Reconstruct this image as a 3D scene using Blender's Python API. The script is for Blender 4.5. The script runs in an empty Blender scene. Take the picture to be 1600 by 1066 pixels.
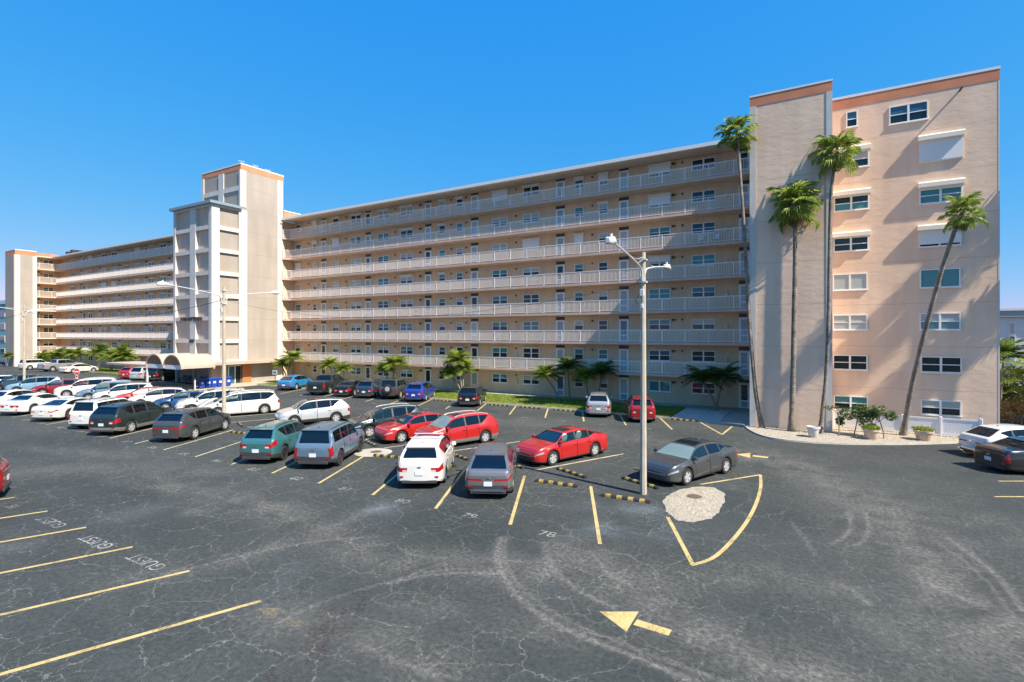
import bpy, math, random
from mathutils import Vector, Matrix
R = math.radians
random.seed(7)
# world axes: +X runs along the long facade (to the right), +Y goes away from the lot towards the building, metres
scene = bpy.context.scene
COL = scene.collection

# ------------------------------------------------------------------ camera, sky, sun, exposure
cam_data = bpy.data.cameras.new('camera')
cam_data.sensor_width = 36.0
cam_data.lens = 18.0
cam_data.shift_y = -10.5 / 1600
cam_data.clip_start = 0.1
cam_data.clip_end = 3000
cam = bpy.data.objects.new('camera', cam_data)
COL.objects.link(cam)
cam.location = (0, 0, 6.05)
cam.rotation_euler = (R(90), 0, R(30.06))
scene.camera = cam

SUN_AZ = R(-11.0)      # direction to the sun, measured from +X
SUN_EL = R(48.5)
world = bpy.data.worlds.new('World')
scene.world = world
world.use_nodes = True
wn = world.node_tree
wn.nodes.clear()
sky = wn.nodes.new('ShaderNodeTexSky')
sky.sky_type = 'NISHITA'
sky.sun_disc = False
sky.sun_elevation = SUN_EL
sky.sun_rotation = math.pi / 2 - SUN_AZ
sky.air_density = 1.0
sky.dust_density = 0.1
sky.ozone_density = 3.0
# film response of the photograph's sky: each channel follows its own power curve of the physical sky
sep = wn.nodes.new('ShaderNodeSeparateColor')
com = wn.nodes.new('ShaderNodeCombineColor')
wn.links.new(sky.outputs[0], sep.inputs[0])
for ch, (gain, gam) in enumerate(((0.112, 1.5), (0.82, 0.46), (2.50, 0.10))):
    pw = wn.nodes.new('ShaderNodeMath'); pw.operation = 'POWER'; pw.inputs[1].default_value = gam
    ml = wn.nodes.new('ShaderNodeMath'); ml.operation = 'MULTIPLY'; ml.inputs[1].default_value = gain
    wn.links.new(sep.outputs[ch], pw.inputs[0]); wn.links.new(pw.outputs[0], ml.inputs[0]); wn.links.new(ml.outputs[0], com.inputs[ch])
bg = wn.nodes.new('ShaderNodeBackground')
bg.inputs['Strength'].default_value = 0.15
wo = wn.nodes.new('ShaderNodeOutputWorld')
wn.links.new(com.outputs[0], bg.inputs[0])
wn.links.new(bg.outputs[0], wo.inputs[0])

sun_data = bpy.data.lights.new('sun', 'SUN')
sun_data.energy = 4.7
sun_data.angle = R(0.53)
sun_data.color = (1.0, 0.90, 0.76)
sun = bpy.data.objects.new('sun', sun_data)
COL.objects.link(sun)
sdir = Vector((math.cos(SUN_EL) * math.cos(SUN_AZ), math.cos(SUN_EL) * math.sin(SUN_AZ), math.sin(SUN_EL)))
sun.rotation_euler = (-sdir).to_track_quat('-Z', 'Y').to_euler()
sun.location = (60, -10, 80)

vs = scene.view_settings
vs.view_transform = 'Standard'
vs.look = 'None'
vs.exposure = 1.06
vs.gamma = 1.0
vs.use_curve_mapping = False
scene.cycles.max_bounces = 6
scene.cycles.use_denoising = True

# ------------------------------------------------------------------ materials
MATS = {}
def nodes_of(name):
    m = bpy.data.materials.new(name)
    m.use_nodes = True
    nt = m.node_tree
    return m, nt, nt.nodes['Principled BSDF']

def mat(name, col, rough=0.6, metal=0.0, var=0.0, scale=4.0, bump=0.0, bscale=None, coat=0.0, spec=0.5, transl=False):
    if name in MATS: return MATS[name]
    m, nt, p = nodes_of(name)
    p.inputs['Roughness'].default_value = rough
    p.inputs['Metallic'].default_value = metal
    p.inputs['Base Color'].default_value = (*col, 1)
    p.inputs['Coat Weight'].default_value = coat
    p.inputs['Coat Roughness'].default_value = 0.05
    p.inputs['Specular IOR Level'].default_value = spec
    m.diffuse_color = (*col, 1)
    if var or bump:
        tc = nt.nodes.new('ShaderNodeNewGeometry')
        nz = nt.nodes.new('ShaderNodeTexNoise')
        nz.inputs['Scale'].default_value = scale
        nz.inputs['Detail'].default_value = 5
        nt.links.new(tc.outputs['Position'], nz.inputs['Vector'])
        if var:
            rp = nt.nodes.new('ShaderNodeValToRGB')
            rp.color_ramp.elements[0].position = 0.3
            rp.color_ramp.elements[1].position = 0.7
            rp.color_ramp.elements[0].color = (*[c * (1 - var) for c in col], 1)
            rp.color_ramp.elements[1].color = (*[min(1, c * (1 + var)) for c in col], 1)
            nt.links.new(nz.outputs['Fac'], rp.inputs[0])
            nt.links.new(rp.outputs[0], p.inputs['Base Color'])
        if bump:
            nb = nt.nodes.new('ShaderNodeTexNoise')
            nb.inputs['Scale'].default_value = bscale or scale * 4
            nb.inputs['Detail'].default_value = 3
            nt.links.new(tc.outputs['Position'], nb.inputs['Vector'])
            bp = nt.nodes.new('ShaderNodeBump')
            bp.inputs['Strength'].default_value = bump
            bp.inputs['Distance'].default_value = 0.02
            nt.links.new(nb.outputs['Fac'], bp.inputs['Height'])
            nt.links.new(bp.outputs[0], p.inputs['Normal'])
    MATS[name] = m
    return m

def N(nt, kind, **kw):
    n = nt.nodes.new(kind)
    for k, v in sorted(kw.items(), key=lambda q: q[0][0].isupper()):
        if k[0].isupper(): n.inputs[k].default_value = v
        else: setattr(n, k, v)
    return n

def stucco(name, col, floor_lines=True, stain=0.25):
    """painted stucco: troweled relief, faint slab lines every storey, weather stains"""
    m, nt, p = nodes_of(name)
    L = nt.links.new
    p.inputs['Roughness'].default_value = 0.92
    p.inputs['Specular IOR Level'].default_value = 0.15
    g = N(nt, 'ShaderNodeNewGeometry')
    n1 = N(nt, 'ShaderNodeTexNoise', Scale=0.35, Detail=6)
    L(g.outputs['Position'], n1.inputs['Vector'])
    mp = N(nt, 'ShaderNodeMapping')
    mp.inputs['Scale'].default_value = (1.2, 1.2, 0.12)
    L(g.outputs['Position'], mp.inputs['Vector'])
    n2 = N(nt, 'ShaderNodeTexNoise', Scale=1.0, Detail=5)
    L(mp.outputs[0], n2.inputs['Vector'])
    mx = N(nt, 'ShaderNodeMath', operation='MULTIPLY')
    L(n1.outputs['Fac'], mx.inputs[0]); L(n2.outputs['Fac'], mx.inputs[1])
    rp = N(nt, 'ShaderNodeValToRGB')
    e = rp.color_ramp.elements
    e[0].position = 0.12; e[1].position = 0.36
    e[0].color = (*[c * (1 - stain) for c in col], 1)
    e[1].color = (*[c * 1.06 for c in col], 1)
    L(mx.outputs[0], rp.inputs[0])
    last = rp.outputs[0]
    if floor_lines:
        sx = N(nt, 'ShaderNodeSeparateXYZ'); L(g.outputs['Position'], sx.inputs[0])
        nw = N(nt, 'ShaderNodeTexNoise', Scale=1.3, Detail=3); L(g.outputs['Position'], nw.inputs['Vector'])
        ad = N(nt, 'ShaderNodeMath', operation='MULTIPLY_ADD'); L(nw.outputs['Fac'], ad.inputs[0]); ad.inputs[1].default_value = 0.14; L(sx.outputs[2], ad.inputs[2])
        md = N(nt, 'ShaderNodeMath', operation='PINGPONG'); L(ad.outputs[0], md.inputs[0]); md.inputs[1].default_value = 1.34
        ls = N(nt, 'ShaderNodeMath', operation='LESS_THAN'); L(md.outputs[0], ls.inputs[0]); ls.inputs[1].default_value = 0.022
        ml = N(nt, 'ShaderNodeMath', operation='MULTIPLY'); L(ls.outputs[0], ml.inputs[0]); L(n1.outputs['Fac'], ml.inputs[1])
        mc = N(nt, 'ShaderNodeMixRGB'); L(ml.outputs[0], mc.inputs['Fac']); L(last, mc.inputs['Color1'])
        mc.inputs['Color2'].default_value = (*[c * 0.6 for c in col], 1)
        last = mc.outputs[0]
    L(last, p.inputs['Base Color'])
    mb = N(nt, 'ShaderNodeMapping'); mb.inputs['Scale'].default_value = (1, 1, 2.2)
    L(g.outputs['Position'], mb.inputs['Vector'])
    nb = N(nt, 'ShaderNodeTexNoise', Scale=1.6, Detail=7, Roughness=0.6); L(mb.outputs[0], nb.inputs['Vector'])
    bp = N(nt, 'ShaderNodeBump', Strength=0.32, Distance=0.05); L(nb.outputs['Fac'], bp.inputs['Height'])
    L(bp.outputs[0], p.inputs['Normal'])
    MATS[name] = m
    return m

M_END = stucco('stucco_tan', (0.76, 0.56, 0.415), True, 0.13)
M_WARM = stucco('stucco_gallery', (0.66, 0.475, 0.315), False, 0.12)
M_PINK = stucco('stucco_pale_pink', (0.36, 0.315, 0.27), True, 0.10)
M_PANEL = stucco('stucco_panel', (0.56, 0.43, 0.34), False, 0.10)
M_TRIM = mat('white_trim_paint', (0.56, 0.53, 0.485), 0.8, var=0.05, scale=1.5, bump=0.1)
M_BAND = mat('terracotta_band_paint', (0.56, 0.22, 0.115), 0.85, var=0.12, scale=1.0)
M_CAP = mat('roof_edge_metal', (0.70, 0.71, 0.71), 0.5)
M_BLUECAP = mat('blue_grey_roof_edge', (0.20, 0.28, 0.32), 0.5)
M_ROOF = mat('roof_membrane', (0.55, 0.53, 0.50), 0.9, var=0.1, scale=0.5)
M_SLAB = mat('slab_paint', (0.72, 0.56, 0.43), 0.85, var=0.08, scale=0.8)
M_SLABEDGE = mat('slab_edge_paint', (0.62, 0.41, 0.32), 0.85, var=0.10, scale=1.2)
M_RAIL = mat('white_railing_paint', (0.88, 0.79, 0.73), 0.55)
M_FRAME = mat('white_window_frame', (0.78, 0.78, 0.76), 0.45)
M_SHUT = mat('rolling_shutter_white', (0.74, 0.74, 0.72), 0.5)
M_SHUTBOX = mat('shutter_box_cream', (0.72, 0.68, 0.58), 0.5)
M_DOORPANE = mat('screen_door_panel', (0.30, 0.34, 0.35), 0.25)
M_TRANS = mat('dark_transom', (0.035, 0.045, 0.042), 0.4)
M_DARK = mat('dark_fitting', (0.03, 0.027, 0.024), 0.6)
M_METER = mat('meter_box_cream', (0.55, 0.52, 0.45), 0.5)
M_CONC = mat('concrete', (0.36, 0.335, 0.29), 0.9, var=0.15, scale=2.0, bump=0.2)
M_WALK = mat('walkway_concrete', (0.44, 0.38, 0.29), 0.9, var=0.08, scale=1.0)
M_ORANGE = mat('orange_tile', (0.45, 0.16, 0.06), 0.6, var=0.1, scale=3)
M_CANOPY = mat('canopy_paint', (0.44, 0.345, 0.27), 0.85, var=0.06, scale=1.0)
M_YELLOW = None
M_TYRE = mat('tyre_rubber', (0.018, 0.018, 0.019), 0.85)
M_RIM = mat('alloy_rim', (0.50, 0.50, 0.51), 0.3, 0.35)
M_RIMD = mat('dark_alloy_rim', (0.06, 0.06, 0.065), 0.35, 0.6)
M_RIMG = mat('gold_alloy_rim', (0.35, 0.22, 0.08), 0.35, 0.8)
M_CLAD = mat('black_cladding', (0.035, 0.036, 0.038), 0.6)
M_CHROME = mat('chrome', (0.7, 0.7, 0.72), 0.15, 1.0)
M_HEAD = mat('headlight_lens', (0.36, 0.38, 0.40), 0.08, 0.3)
M_REV = mat('reverse_lamp_lens', (0.55, 0.42, 0.42), 0.2)
M_TAIL = mat('taillight_lens', (0.30, 0.008, 0.010), 0.12, coat=0.6)
M_PLATE = mat('licence_plate', (0.62, 0.66, 0.68), 0.4)
M_UNDER = mat('underbody', (0.012, 0.012, 0.012), 0.9)
M_AMBER = mat('amber_lens', (0.6, 0.25, 0.03), 0.3)
def trunk_mat():
    m, nt, p = nodes_of('palm_trunk'); L = nt.links.new
    g = N(nt, 'ShaderNodeNewGeometry'); sx = N(nt, 'ShaderNodeSeparateXYZ'); L(g.outputs['Position'], sx.inputs[0])
    n1 = N(nt, 'ShaderNodeTexNoise', Scale=2.2, Detail=6, Roughness=0.7); L(g.outputs['Position'], n1.inputs['Vector'])
    ad = N(nt, 'ShaderNodeMath', operation='MULTIPLY_ADD'); L(n1.outputs['Fac'], ad.inputs[0]); ad.inputs[1].default_value = 0.12; L(sx.outputs[2], ad.inputs[2])
    pp = N(nt, 'ShaderNodeMath', operation='PINGPONG'); L(ad.outputs[0], pp.inputs[0]); pp.inputs[1].default_value = 0.055
    mr = N(nt, 'ShaderNodeMapRange'); L(pp.outputs[0], mr.inputs[0]); mr.inputs[1].default_value = 0; mr.inputs[2].default_value = 0.03; mr.inputs[3].default_value = 0.55; mr.inputs[4].default_value = 1.0
    rp = N(nt, 'ShaderNodeValToRGB'); e = rp.color_ramp.elements; e[0].position = 0.32; e[1].position = 0.68
    e[0].color = (0.10, 0.085, 0.065, 1); e[1].color = (0.36, 0.30, 0.24, 1); L(n1.outputs['Fac'], rp.inputs[0])
    mu = N(nt, 'ShaderNodeMixRGB', blend_type='MULTIPLY'); mu.inputs['Fac'].default_value = 1; L(rp.outputs[0], mu.inputs['Color1']); L(mr.outputs[0], mu.inputs['Color2'])
    L(mu.outputs[0], p.inputs['Base Color']); p.inputs['Roughness'].default_value = 0.95
    bp = N(nt, 'ShaderNodeBump', Strength=0.9, Distance=0.03); L(mr.outputs[0], bp.inputs['Height']); L(bp.outputs[0], p.inputs['Normal'])
    return m
M_TRUNK = None
M_BARK = mat('grey_bark', (0.22, 0.18, 0.14), 0.95, var=0.3, scale=12)
M_LAMPPOLE = mat('lamp_pole_concrete', (0.42, 0.37, 0.29), 0.85, var=0.12, scale=2.5)
M_LAMP = mat('lamp_metal', (0.62, 0.63, 0.63), 0.4, 0.3)
M_WIRE = mat('cable_sheath', (0.03, 0.03, 0.03), 0.7)
M_BLUE = mat('blue_plastic_cart', (0.012, 0.055, 0.34), 0.45)
M_SIGNRED = mat('sign_red', (0.55, 0.03, 0.03), 0.5)
M_SIGNW = mat('sign_white', (0.75, 0.75, 0.75), 0.5)
M_STOPY = mat('yellow_reflective_stripe', (0.30, 0.215, 0.05), 0.7, var=0.6, scale=9)
M_RUBBER = mat('black_rubber_stop', (0.022, 0.022, 0.022), 0.8)
M_VINYL = mat('white_vinyl_fence', (0.76, 0.76, 0.77), 0.45)
M_IRON = mat('rusty_iron', (0.11, 0.075, 0.05), 0.8, var=0.3, scale=8)

def glass_mat(name, col, rough=0.04):
    return mat(name, col, rough, 0.0, coat=0.0, spec=0.6)
G_DARK = glass_mat('window_glass_dark', (0.012, 0.022, 0.026))
G_TEAL = glass_mat('window_glass_teal_reflection', (0.06, 0.21, 0.22))  # teal sky reflection painted into the pane colour
G_BLIND = glass_mat('window_glass_blinds', (0.38, 0.42, 0.40), 0.12)
G_BLUE = glass_mat('window_glass_blue_reflection', (0.04, 0.12, 0.18))  # base colour carries a painted light blue reflection of the sky
def car_glass(name, tintc, body, mixf):
    m, nt, p = nodes_of(name)
    p.inputs['Base Color'].default_value = (*body, 1); p.inputs['Roughness'].default_value = 0.03; p.inputs['Specular IOR Level'].default_value = 0.7
    tr = nt.nodes.new('ShaderNodeBsdfTransparent'); tr.inputs['Color'].default_value = (*tintc, 1)
    gl = nt.nodes.new('ShaderNodeBsdfGlossy'); gl.inputs['Roughness'].default_value = 0.02; gl.inputs['Color'].default_value = (0.9, 0.95, 1, 1)
    fr = nt.nodes.new('ShaderNodeFresnel'); fr.inputs['IOR'].default_value = 1.6
    a = nt.nodes.new('ShaderNodeMixShader'); b_ = nt.nodes.new('ShaderNodeMixShader')
    a.inputs[0].default_value = mixf
    nt.links.new(tr.outputs[0], a.inputs[1]); nt.links.new(p.outputs[0], a.inputs[2])
    nt.links.new(fr.outputs[0], b_.inputs[0]); nt.links.new(a.outputs[0], b_.inputs[1]); nt.links.new(gl.outputs[0], b_.inputs[2])
    nt.links.new(b_.outputs[0], nt.nodes['Material Output'].inputs['Surface'])
    MATS[name] = m
    return m
G_CAR = car_glass('car_glass_privacy', (0.16, 0.19, 0.20), (0.008, 0.012, 0.016), 0.35)
G_CARB = car_glass('car_glass_clear', (0.52, 0.62, 0.58), (0.02, 0.05, 0.055), 0.25)
M_SEAT = mat('dark_seat_fabric', (0.045, 0.042, 0.04), 0.8)
M_SHADEC = mat('pale_sunshade_fabric', (0.55, 0.58, 0.58), 0.5)
G_SHADE = mat('sunshade_behind_glass', (0.15, 0.215, 0.205), 0.12, spec=0.6)

def paint(name, col, metal=0.25, rough=0.32):
    return mat('car_paint_' + name, col, rough, metal, coat=1.0)

def leaf_mat(name, c0, c1, scale=3.0):
    m, nt, p = nodes_of(name)
    L = nt.links.new
    oi = N(nt, 'ShaderNodeObjectInfo')
    g = N(nt, 'ShaderNodeNewGeometry')
    nz = N(nt, 'ShaderNodeTexNoise', Scale=scale, Detail=2); L(g.outputs['Position'], nz.inputs['Vector'])
    av = N(nt, 'ShaderNodeMath', operation='MULTIPLY_ADD'); L(oi.outputs['Random'], av.inputs[0]); av.inputs[1].default_value = 0.55
    ml = N(nt, 'ShaderNodeMath', operation='MULTIPLY'); L(nz.outputs['Fac'], ml.inputs[0]); ml.inputs[1].default_value = 0.5
    L(ml.outputs[0], av.inputs[2])
    rp = N(nt, 'ShaderNodeValToRGB')
    rp.color_ramp.elements[0].color = (*c0, 1); rp.color_ramp.elements[1].color = (*c1, 1)
    rp.color_ramp.elements[0].position = 0.15; rp.color_ramp.elements[1].position = 0.85
    L(av.outputs[0], rp.inputs[0])
    L(rp.outputs[0], p.inputs['Base Color'])
    p.inputs['Roughness'].default_value = 0.45
    tr = N(nt, 'ShaderNodeBsdfTranslucent'); L(rp.outputs[0], tr.inputs['Color'])
    mx = N(nt, 'ShaderNodeMixShader'); mx.inputs[0].default_value = 0.5
    out = nt.nodes['Material Output']
    L(p.outputs[0], mx.inputs[1]); L(tr.outputs[0], mx.inputs[2]); L(mx.outputs[0], out.inputs['Surface'])
    MATS[name] = m
    return m
L_FAN = leaf_mat('fan_palm_leaf', (0.09, 0.17, 0.022), (0.36, 0.43, 0.08))
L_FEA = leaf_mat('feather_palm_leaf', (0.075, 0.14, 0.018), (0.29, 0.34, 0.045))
L_FEAD = leaf_mat('shade_olive_palm_leaf', (0.045, 0.10, 0.022), (0.14, 0.20, 0.045))  # darker leaf copy: shade painted into shadowed palms; also the olive palm
L_TREE = leaf_mat('shrub_leaf', (0.05, 0.12, 0.03), (0.17, 0.21, 0.06), 8)
L_POT = leaf_mat('yellow_green_leaf', (0.14, 0.21, 0.02), (0.38, 0.38, 0.03), 12)
L_DRY = leaf_mat('dry_leaf', (0.16, 0.11, 0.05), (0.30, 0.23, 0.11))
L_HEDGE = leaf_mat('hedge_leaf', (0.018, 0.045, 0.012), (0.06, 0.10, 0.025), 2)
L_GRASS = leaf_mat('grass_blade', (0.11, 0.19, 0.015), (0.28, 0.34, 0.04), 0.8)

M_TRUNK = trunk_mat()
# ------------------------------------------------------------------ mesh builder
class MB:
    def __init__(s): s.v = []; s.f = []; s.m = []
    def vert(s, p): s.v.append(tuple(p)); return len(s.v) - 1
    def face(s, idx, m=0): s.f.append(tuple(idx)); s.m.append(m)
    def poly(s, pts, m=0): s.face([s.vert(p) for p in pts], m)
    def box(s, x0, x1, y0, y1, z0, z1, m=0, skip=''):
        b = len(s.v)
        for z in (z0, z1):
            for x, y in ((x0, y0), (x1, y0), (x1, y1), (x0, y1)): s.v.append((x, y, z))
        F = {'-z': (3, 2, 1, 0), '+z': (4, 5, 6, 7), '-y': (0, 1, 5, 4), '+x': (1, 2, 6, 5), '+y': (2, 3, 7, 6), '-x': (3, 0, 4, 7)}
        for k, q in F.items():
            if k in skip: continue
            s.face([b + i for i in q], m)
        return s
    def bbox(s, x0, x1, y0, y1, z0, z1, c=0.02, m=0):
        """box with chamfered vertical and top edges"""
        prof = [(x0 + c, y0), (x1 - c, y0), (x1, y0 + c), (x1, y1 - c), (x1 - c, y1), (x0 + c, y1), (x0, y1 - c), (x0, y0 + c)]
        b = len(s.v)
        cx, cy = (x0 + x1) / 2, (y0 + y1) / 2
        def ring(k, z): 
            for x, y in prof:
                s.v.append((x - k * (1 if x > cx else -1), y - k * (1 if y > cy else -1), z))
        ring(0, z0); ring(0, z1 - c); ring(c, z1)
        for r in range(2):
            for i in range(8):
                j = (i + 1) % 8
                s.face((b + r * 8 + i, b + r * 8 + j, b + r * 8 + 8 + j, b + r * 8 + 8 + i), m)
        s.face([b + 16 + i for i in range(8)], m)
        s.face([b + 7 - i for i in range(8)], m)
        return s
    def tube(s, pts, rad, n=6, m=0, cap=True):
        pts = [Vector(p) for p in pts]
        if not isinstance(rad, (list, tuple)): rad = [rad] * len(pts)
        b = len(s.v)
        up = Vector((0, 0, 1))
        for i, p in enumerate(pts):
            d = (pts[min(i + 1, len(pts) - 1)] - pts[max(i - 1, 0)]).normalized()
            a = d.cross(up if abs(d.z) < 0.95 else Vector((1, 0, 0))).normalized()
            c = d.cross(a).normalized()
            for k in range(n):
                t = 2 * math.pi * k / n
                s.v.append(tuple(p + (a * math.cos(t) + c * math.sin(t)) * rad[i]))
        for i in range(len(pts) - 1):
            for k in range(n):
                k2 = (k + 1) % n
                s.face((b + i * n + k, b + i * n + k2, b + (i + 1) * n + k2, b + (i + 1) * n + k), m)
        if cap:
            s.face([b + k for k in range(n)][::-1], m)
            s.face([b + (len(pts) - 1) * n + k for k in range(n)], m)
        return s
    def lathe(s, prof, n=16, axis='z', center=(0, 0, 0), m=0):
        b = len(s.v)
        for r, h in prof:
            for k in range(n):
                t = 2 * math.pi * k / n
                if axis == 'z': q = (r * math.cos(t), r * math.sin(t), h)
                else: q = (r * math.cos(t), h, r * math.sin(t))
                s.v.append(tuple(q[i] + center[i] for i in range(3)))
        for i in range(len(prof) - 1):
            for k in range(n):
                k2 = (k + 1) % n
                s.face((b + i * n + k, b + i * n + k2, b + (i + 1) * n + k2, b + (i + 1) * n + k), m)
        return s
    def xform(s, M):
        s.v = [tuple(M @ Vector(p)) for p in s.v]; return s
    def mesh(s, name, mats, smooth=False, angle=None):
        me = bpy.data.meshes.new(name)
        me.from_pydata(s.v, [], s.f)
        if not isinstance(mats, (list, tuple)): mats = [mats]
        for q in mats: me.materials.append(q)
        if len(mats) > 1: me.polygons.foreach_set('material_index', s.m)
        if smooth:
            me.polygons.foreach_set('use_smooth', [True] * len(me.polygons))
            if angle: me.set_sharp_from_angle(angle=R(angle))
        me.update()
        return me
    def build(s, name, mats, parent=None, smooth=False, angle=None, loc=None):
        return link(name, s.mesh(name, mats, smooth, angle), parent, loc)

def link(name, me, parent=None, loc=None, rz=0.0):
    o = bpy.data.objects.new(name, me)
    COL.objects.link(o)
    if parent is not None: o.parent = parent
    if loc is not None: o.location = loc
    if rz: o.rotation_euler = (0, 0, rz)
    return o
def tag(o, label=None, cat=None, group=None, kind=None):
    if label: o['label'] = label
    if cat: o['category'] = cat
    if group: o['group'] = group
    if kind: o['kind'] = kind
    return o
def thing(name, label, cat, loc=(0, 0, 0), rz=0.0, group=None):
    o = link(name, None, None, loc, rz)
    return tag(o, label, cat, group)
def copy_tree(o, parent=None):
    c = o.copy(); COL.objects.link(c)
    if parent is not None: c.parent = parent
    for ch in list(o.children): copy_tree(ch, c)
    return c

# ------------------------------------------------------------------ ground
def asphalt_mat():
    m, nt, p = nodes_of('asphalt')
    L = nt.links.new
    g = N(nt, 'ShaderNodeNewGeometry')
    pos = g.outputs['Position']
    nA = N(nt, 'ShaderNodeTexNoise', Scale=0.11, Detail=6, Roughness=0.62); L(pos, nA.inputs['Vector'])
    nB = N(nt, 'ShaderNodeTexNoise', Scale=9.0, Detail=6, Roughness=0.7); L(pos, nB.inputs['Vector'])
    nC = N(nt, 'ShaderNodeTexNoise', Scale=60.0, Detail=3); L(pos, nC.inputs['Vector'])
    base = N(nt, 'ShaderNodeValToRGB'); e = base.color_ramp.elements
    e[0].position = 0.30; e[0].color = (0.028, 0.034, 0.034, 1)
    e[1].position = 0.72; e[1].color = (0.055, 0.062, 0.060, 1)
    L(nA.outputs['Fac'], base.inputs[0])
    # dusty wheel-worn streaks
    mp = N(nt, 'ShaderNodeMapping'); mp.inputs['Rotation'].default_value = (0, 0, R(-12)); mp.inputs['Scale'].default_value = (0.13, 0.42, 1)
    L(pos, mp.inputs['Vector'])
    nD = N(nt, 'ShaderNodeTexNoise', Scale=1.0, Detail=9, Roughness=0.68, Distortion=0.9); L(mp.outputs[0], nD.inputs['Vector'])
    dm = N(nt, 'ShaderNodeValToRGB'); e = dm.color_ramp.elements
    e[0].position = 0.45; e[0].color = (0, 0, 0, 1); e[1].position = 0.68; e[1].color = (1, 1, 1, 1)
    L(nD.outputs['Fac'], dm.inputs[0])
    sp = N(nt, 'ShaderNodeMath', operation='MULTIPLY_ADD'); L(nB.outputs['Fac'], sp.inputs[0]); sp.inputs[1].default_value = 1.6; sp.inputs[2].default_value = -0.35; sp.use_clamp = True
    dd = N(nt, 'ShaderNodeMath', operation='MULTIPLY'); L(dm.outputs[0], dd.inputs[0]); L(sp.outputs[0], dd.inputs[1])
    # wear attributes of the ground mesh: dusty wheel lanes and scuffs
    at = N(nt, 'ShaderNodeAttribute', attribute_name='dust'); ac = N(nt, 'ShaderNodeAttribute', attribute_name='scuff'); ab = N(nt, 'ShaderNodeAttribute', attribute_name='sealer')
    nF = N(nt, 'ShaderNodeTexNoise', Scale=0.9, Detail=8, Roughness=0.66); L(pos, nF.inputs['Vector'])
    fm = N(nt, 'ShaderNodeMapRange'); L(nF.outputs['Fac'], fm.inputs[0]); fm.inputs[1].default_value = 0.34; fm.inputs[2].default_value = 0.66; fm.inputs[3].default_value = 0.05; fm.inputs[4].default_value = 1.0
    l1 = N(nt, 'ShaderNodeMath', operation='MULTIPLY'); L(at.outputs['Fac'], l1.inputs[0]); L(fm.outputs[0], l1.inputs[1])
    l2 = N(nt, 'ShaderNodeMath', operation='MULTIPLY_ADD'); L(dd.outputs[0], l2.inputs[0]); l2.inputs[1].default_value = 0.22; L(l1.outputs[0], l2.inputs[2])
    l3 = N(nt, 'ShaderNodeMath', operation='MULTIPLY'); L(l2.outputs[0], l3.inputs[0]); L(sp.outputs[0], l3.inputs[1])
    l4 = N(nt, 'ShaderNodeMath', operation='MULTIPLY'); L(ac.outputs['Fac'], l4.inputs[0]); L(sp.outputs[0], l4.inputs[1])
    dd2 = N(nt, 'ShaderNodeMath', operation='ADD'); L(l3.outputs[0], dd2.inputs[0]); L(l4.outputs[0], dd2.inputs[1]); dd2.use_clamp = True
    mixd = N(nt, 'ShaderNodeMixRGB'); L(dd2.outputs[0], mixd.inputs['Fac']); L(base.outputs[0], mixd.inputs['Color1']); mixd.inputs['Color2'].default_value = (0.24, 0.222, 0.198, 1)
    # bluish sealer patches
    nE = N(nt, 'ShaderNodeTexNoise', Scale=0.42, Detail=4, W=2.0, noise_dimensions='4D'); L(pos, nE.inputs['Vector'])
    em = N(nt, 'ShaderNodeMapRange'); L(nE.outputs['Fac'], em.inputs[0]); em.inputs[1].default_value = 0.60; em.inputs[2].default_value = 0.74; em.inputs[3].default_value = 0; em.inputs[4].default_value = 0.45
    es = N(nt, 'ShaderNodeMath', operation='MULTIPLY'); L(ab.outputs['Fac'], es.inputs[0]); L(fm.outputs[0], es.inputs[1])
    em2 = N(nt, 'ShaderNodeMath', operation='MULTIPLY_ADD'); L(em.outputs[0], em2.inputs[0]); em2.inputs[1].default_value = 0.4; L(es.outputs[0], em2.inputs[2])
    mixe = N(nt, 'ShaderNodeMixRGB'); L(em2.outputs[0], mixe.inputs['Fac']); L(mixd.outputs[0], mixe.inputs['Color1']); mixe.inputs['Color2'].default_value = (0.105, 0.128, 0.140, 1)
    # cracks: two voronoi nets with bent edges
    def net(scale, width, bend, lo, hi, seed):
        nz = N(nt, 'ShaderNodeTexNoise', Scale=scale * 2.2, Detail=5, Roughness=0.65); L(pos, nz.inputs['Vector'])
        sc = N(nt, 'ShaderNodeVectorMath', operation='SCALE'); L(nz.outputs['Color'], sc.inputs[0]); sc.inputs['Scale'].default_value = bend
        av = N(nt, 'ShaderNodeVectorMath', operation='ADD'); L(pos, av.inputs[0]); L(sc.outputs[0], av.inputs[1])
        vo = N(nt, 'ShaderNodeTexVoronoi', feature='DISTANCE_TO_EDGE', voronoi_dimensions='2D', Scale=scale); L(av.outputs[0], vo.inputs['Vector'])
        mr = N(nt, 'ShaderNodeMapRange'); L(vo.outputs['Distance'], mr.inputs[0]); mr.inputs[1].default_value = width; mr.inputs[2].default_value = width * 0.25; mr.inputs[3].default_value = 0; mr.inputs[4].default_value = 1
        ms = N(nt, 'ShaderNodeTexNoise', Scale=0.55, Detail=6, Roughness=0.6, W=seed, noise_dimensions='4D'); L(pos, ms.inputs['Vector'])
        mm = N(nt, 'ShaderNodeMapRange'); L(ms.outputs['Fac'], mm.inputs[0]); mm.inputs[1].default_value = lo; mm.inputs[2].default_value = hi; mm.inputs[3].default_value = 0; mm.inputs[4].default_value = 1
        mu = N(nt, 'ShaderNodeMath', operation='MULTIPLY'); L(mr.outputs[0], mu.inputs[0]); L(mm.outputs[0], mu.inputs[1])
        return mu.outputs[0]
    c1 = net(0.72, 0.0085, 0.85, 0.38, 0.52, 1.0)
    c2 = net(1.6, 0.013, 0.50, 0.42, 0.56, 5.0)
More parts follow.
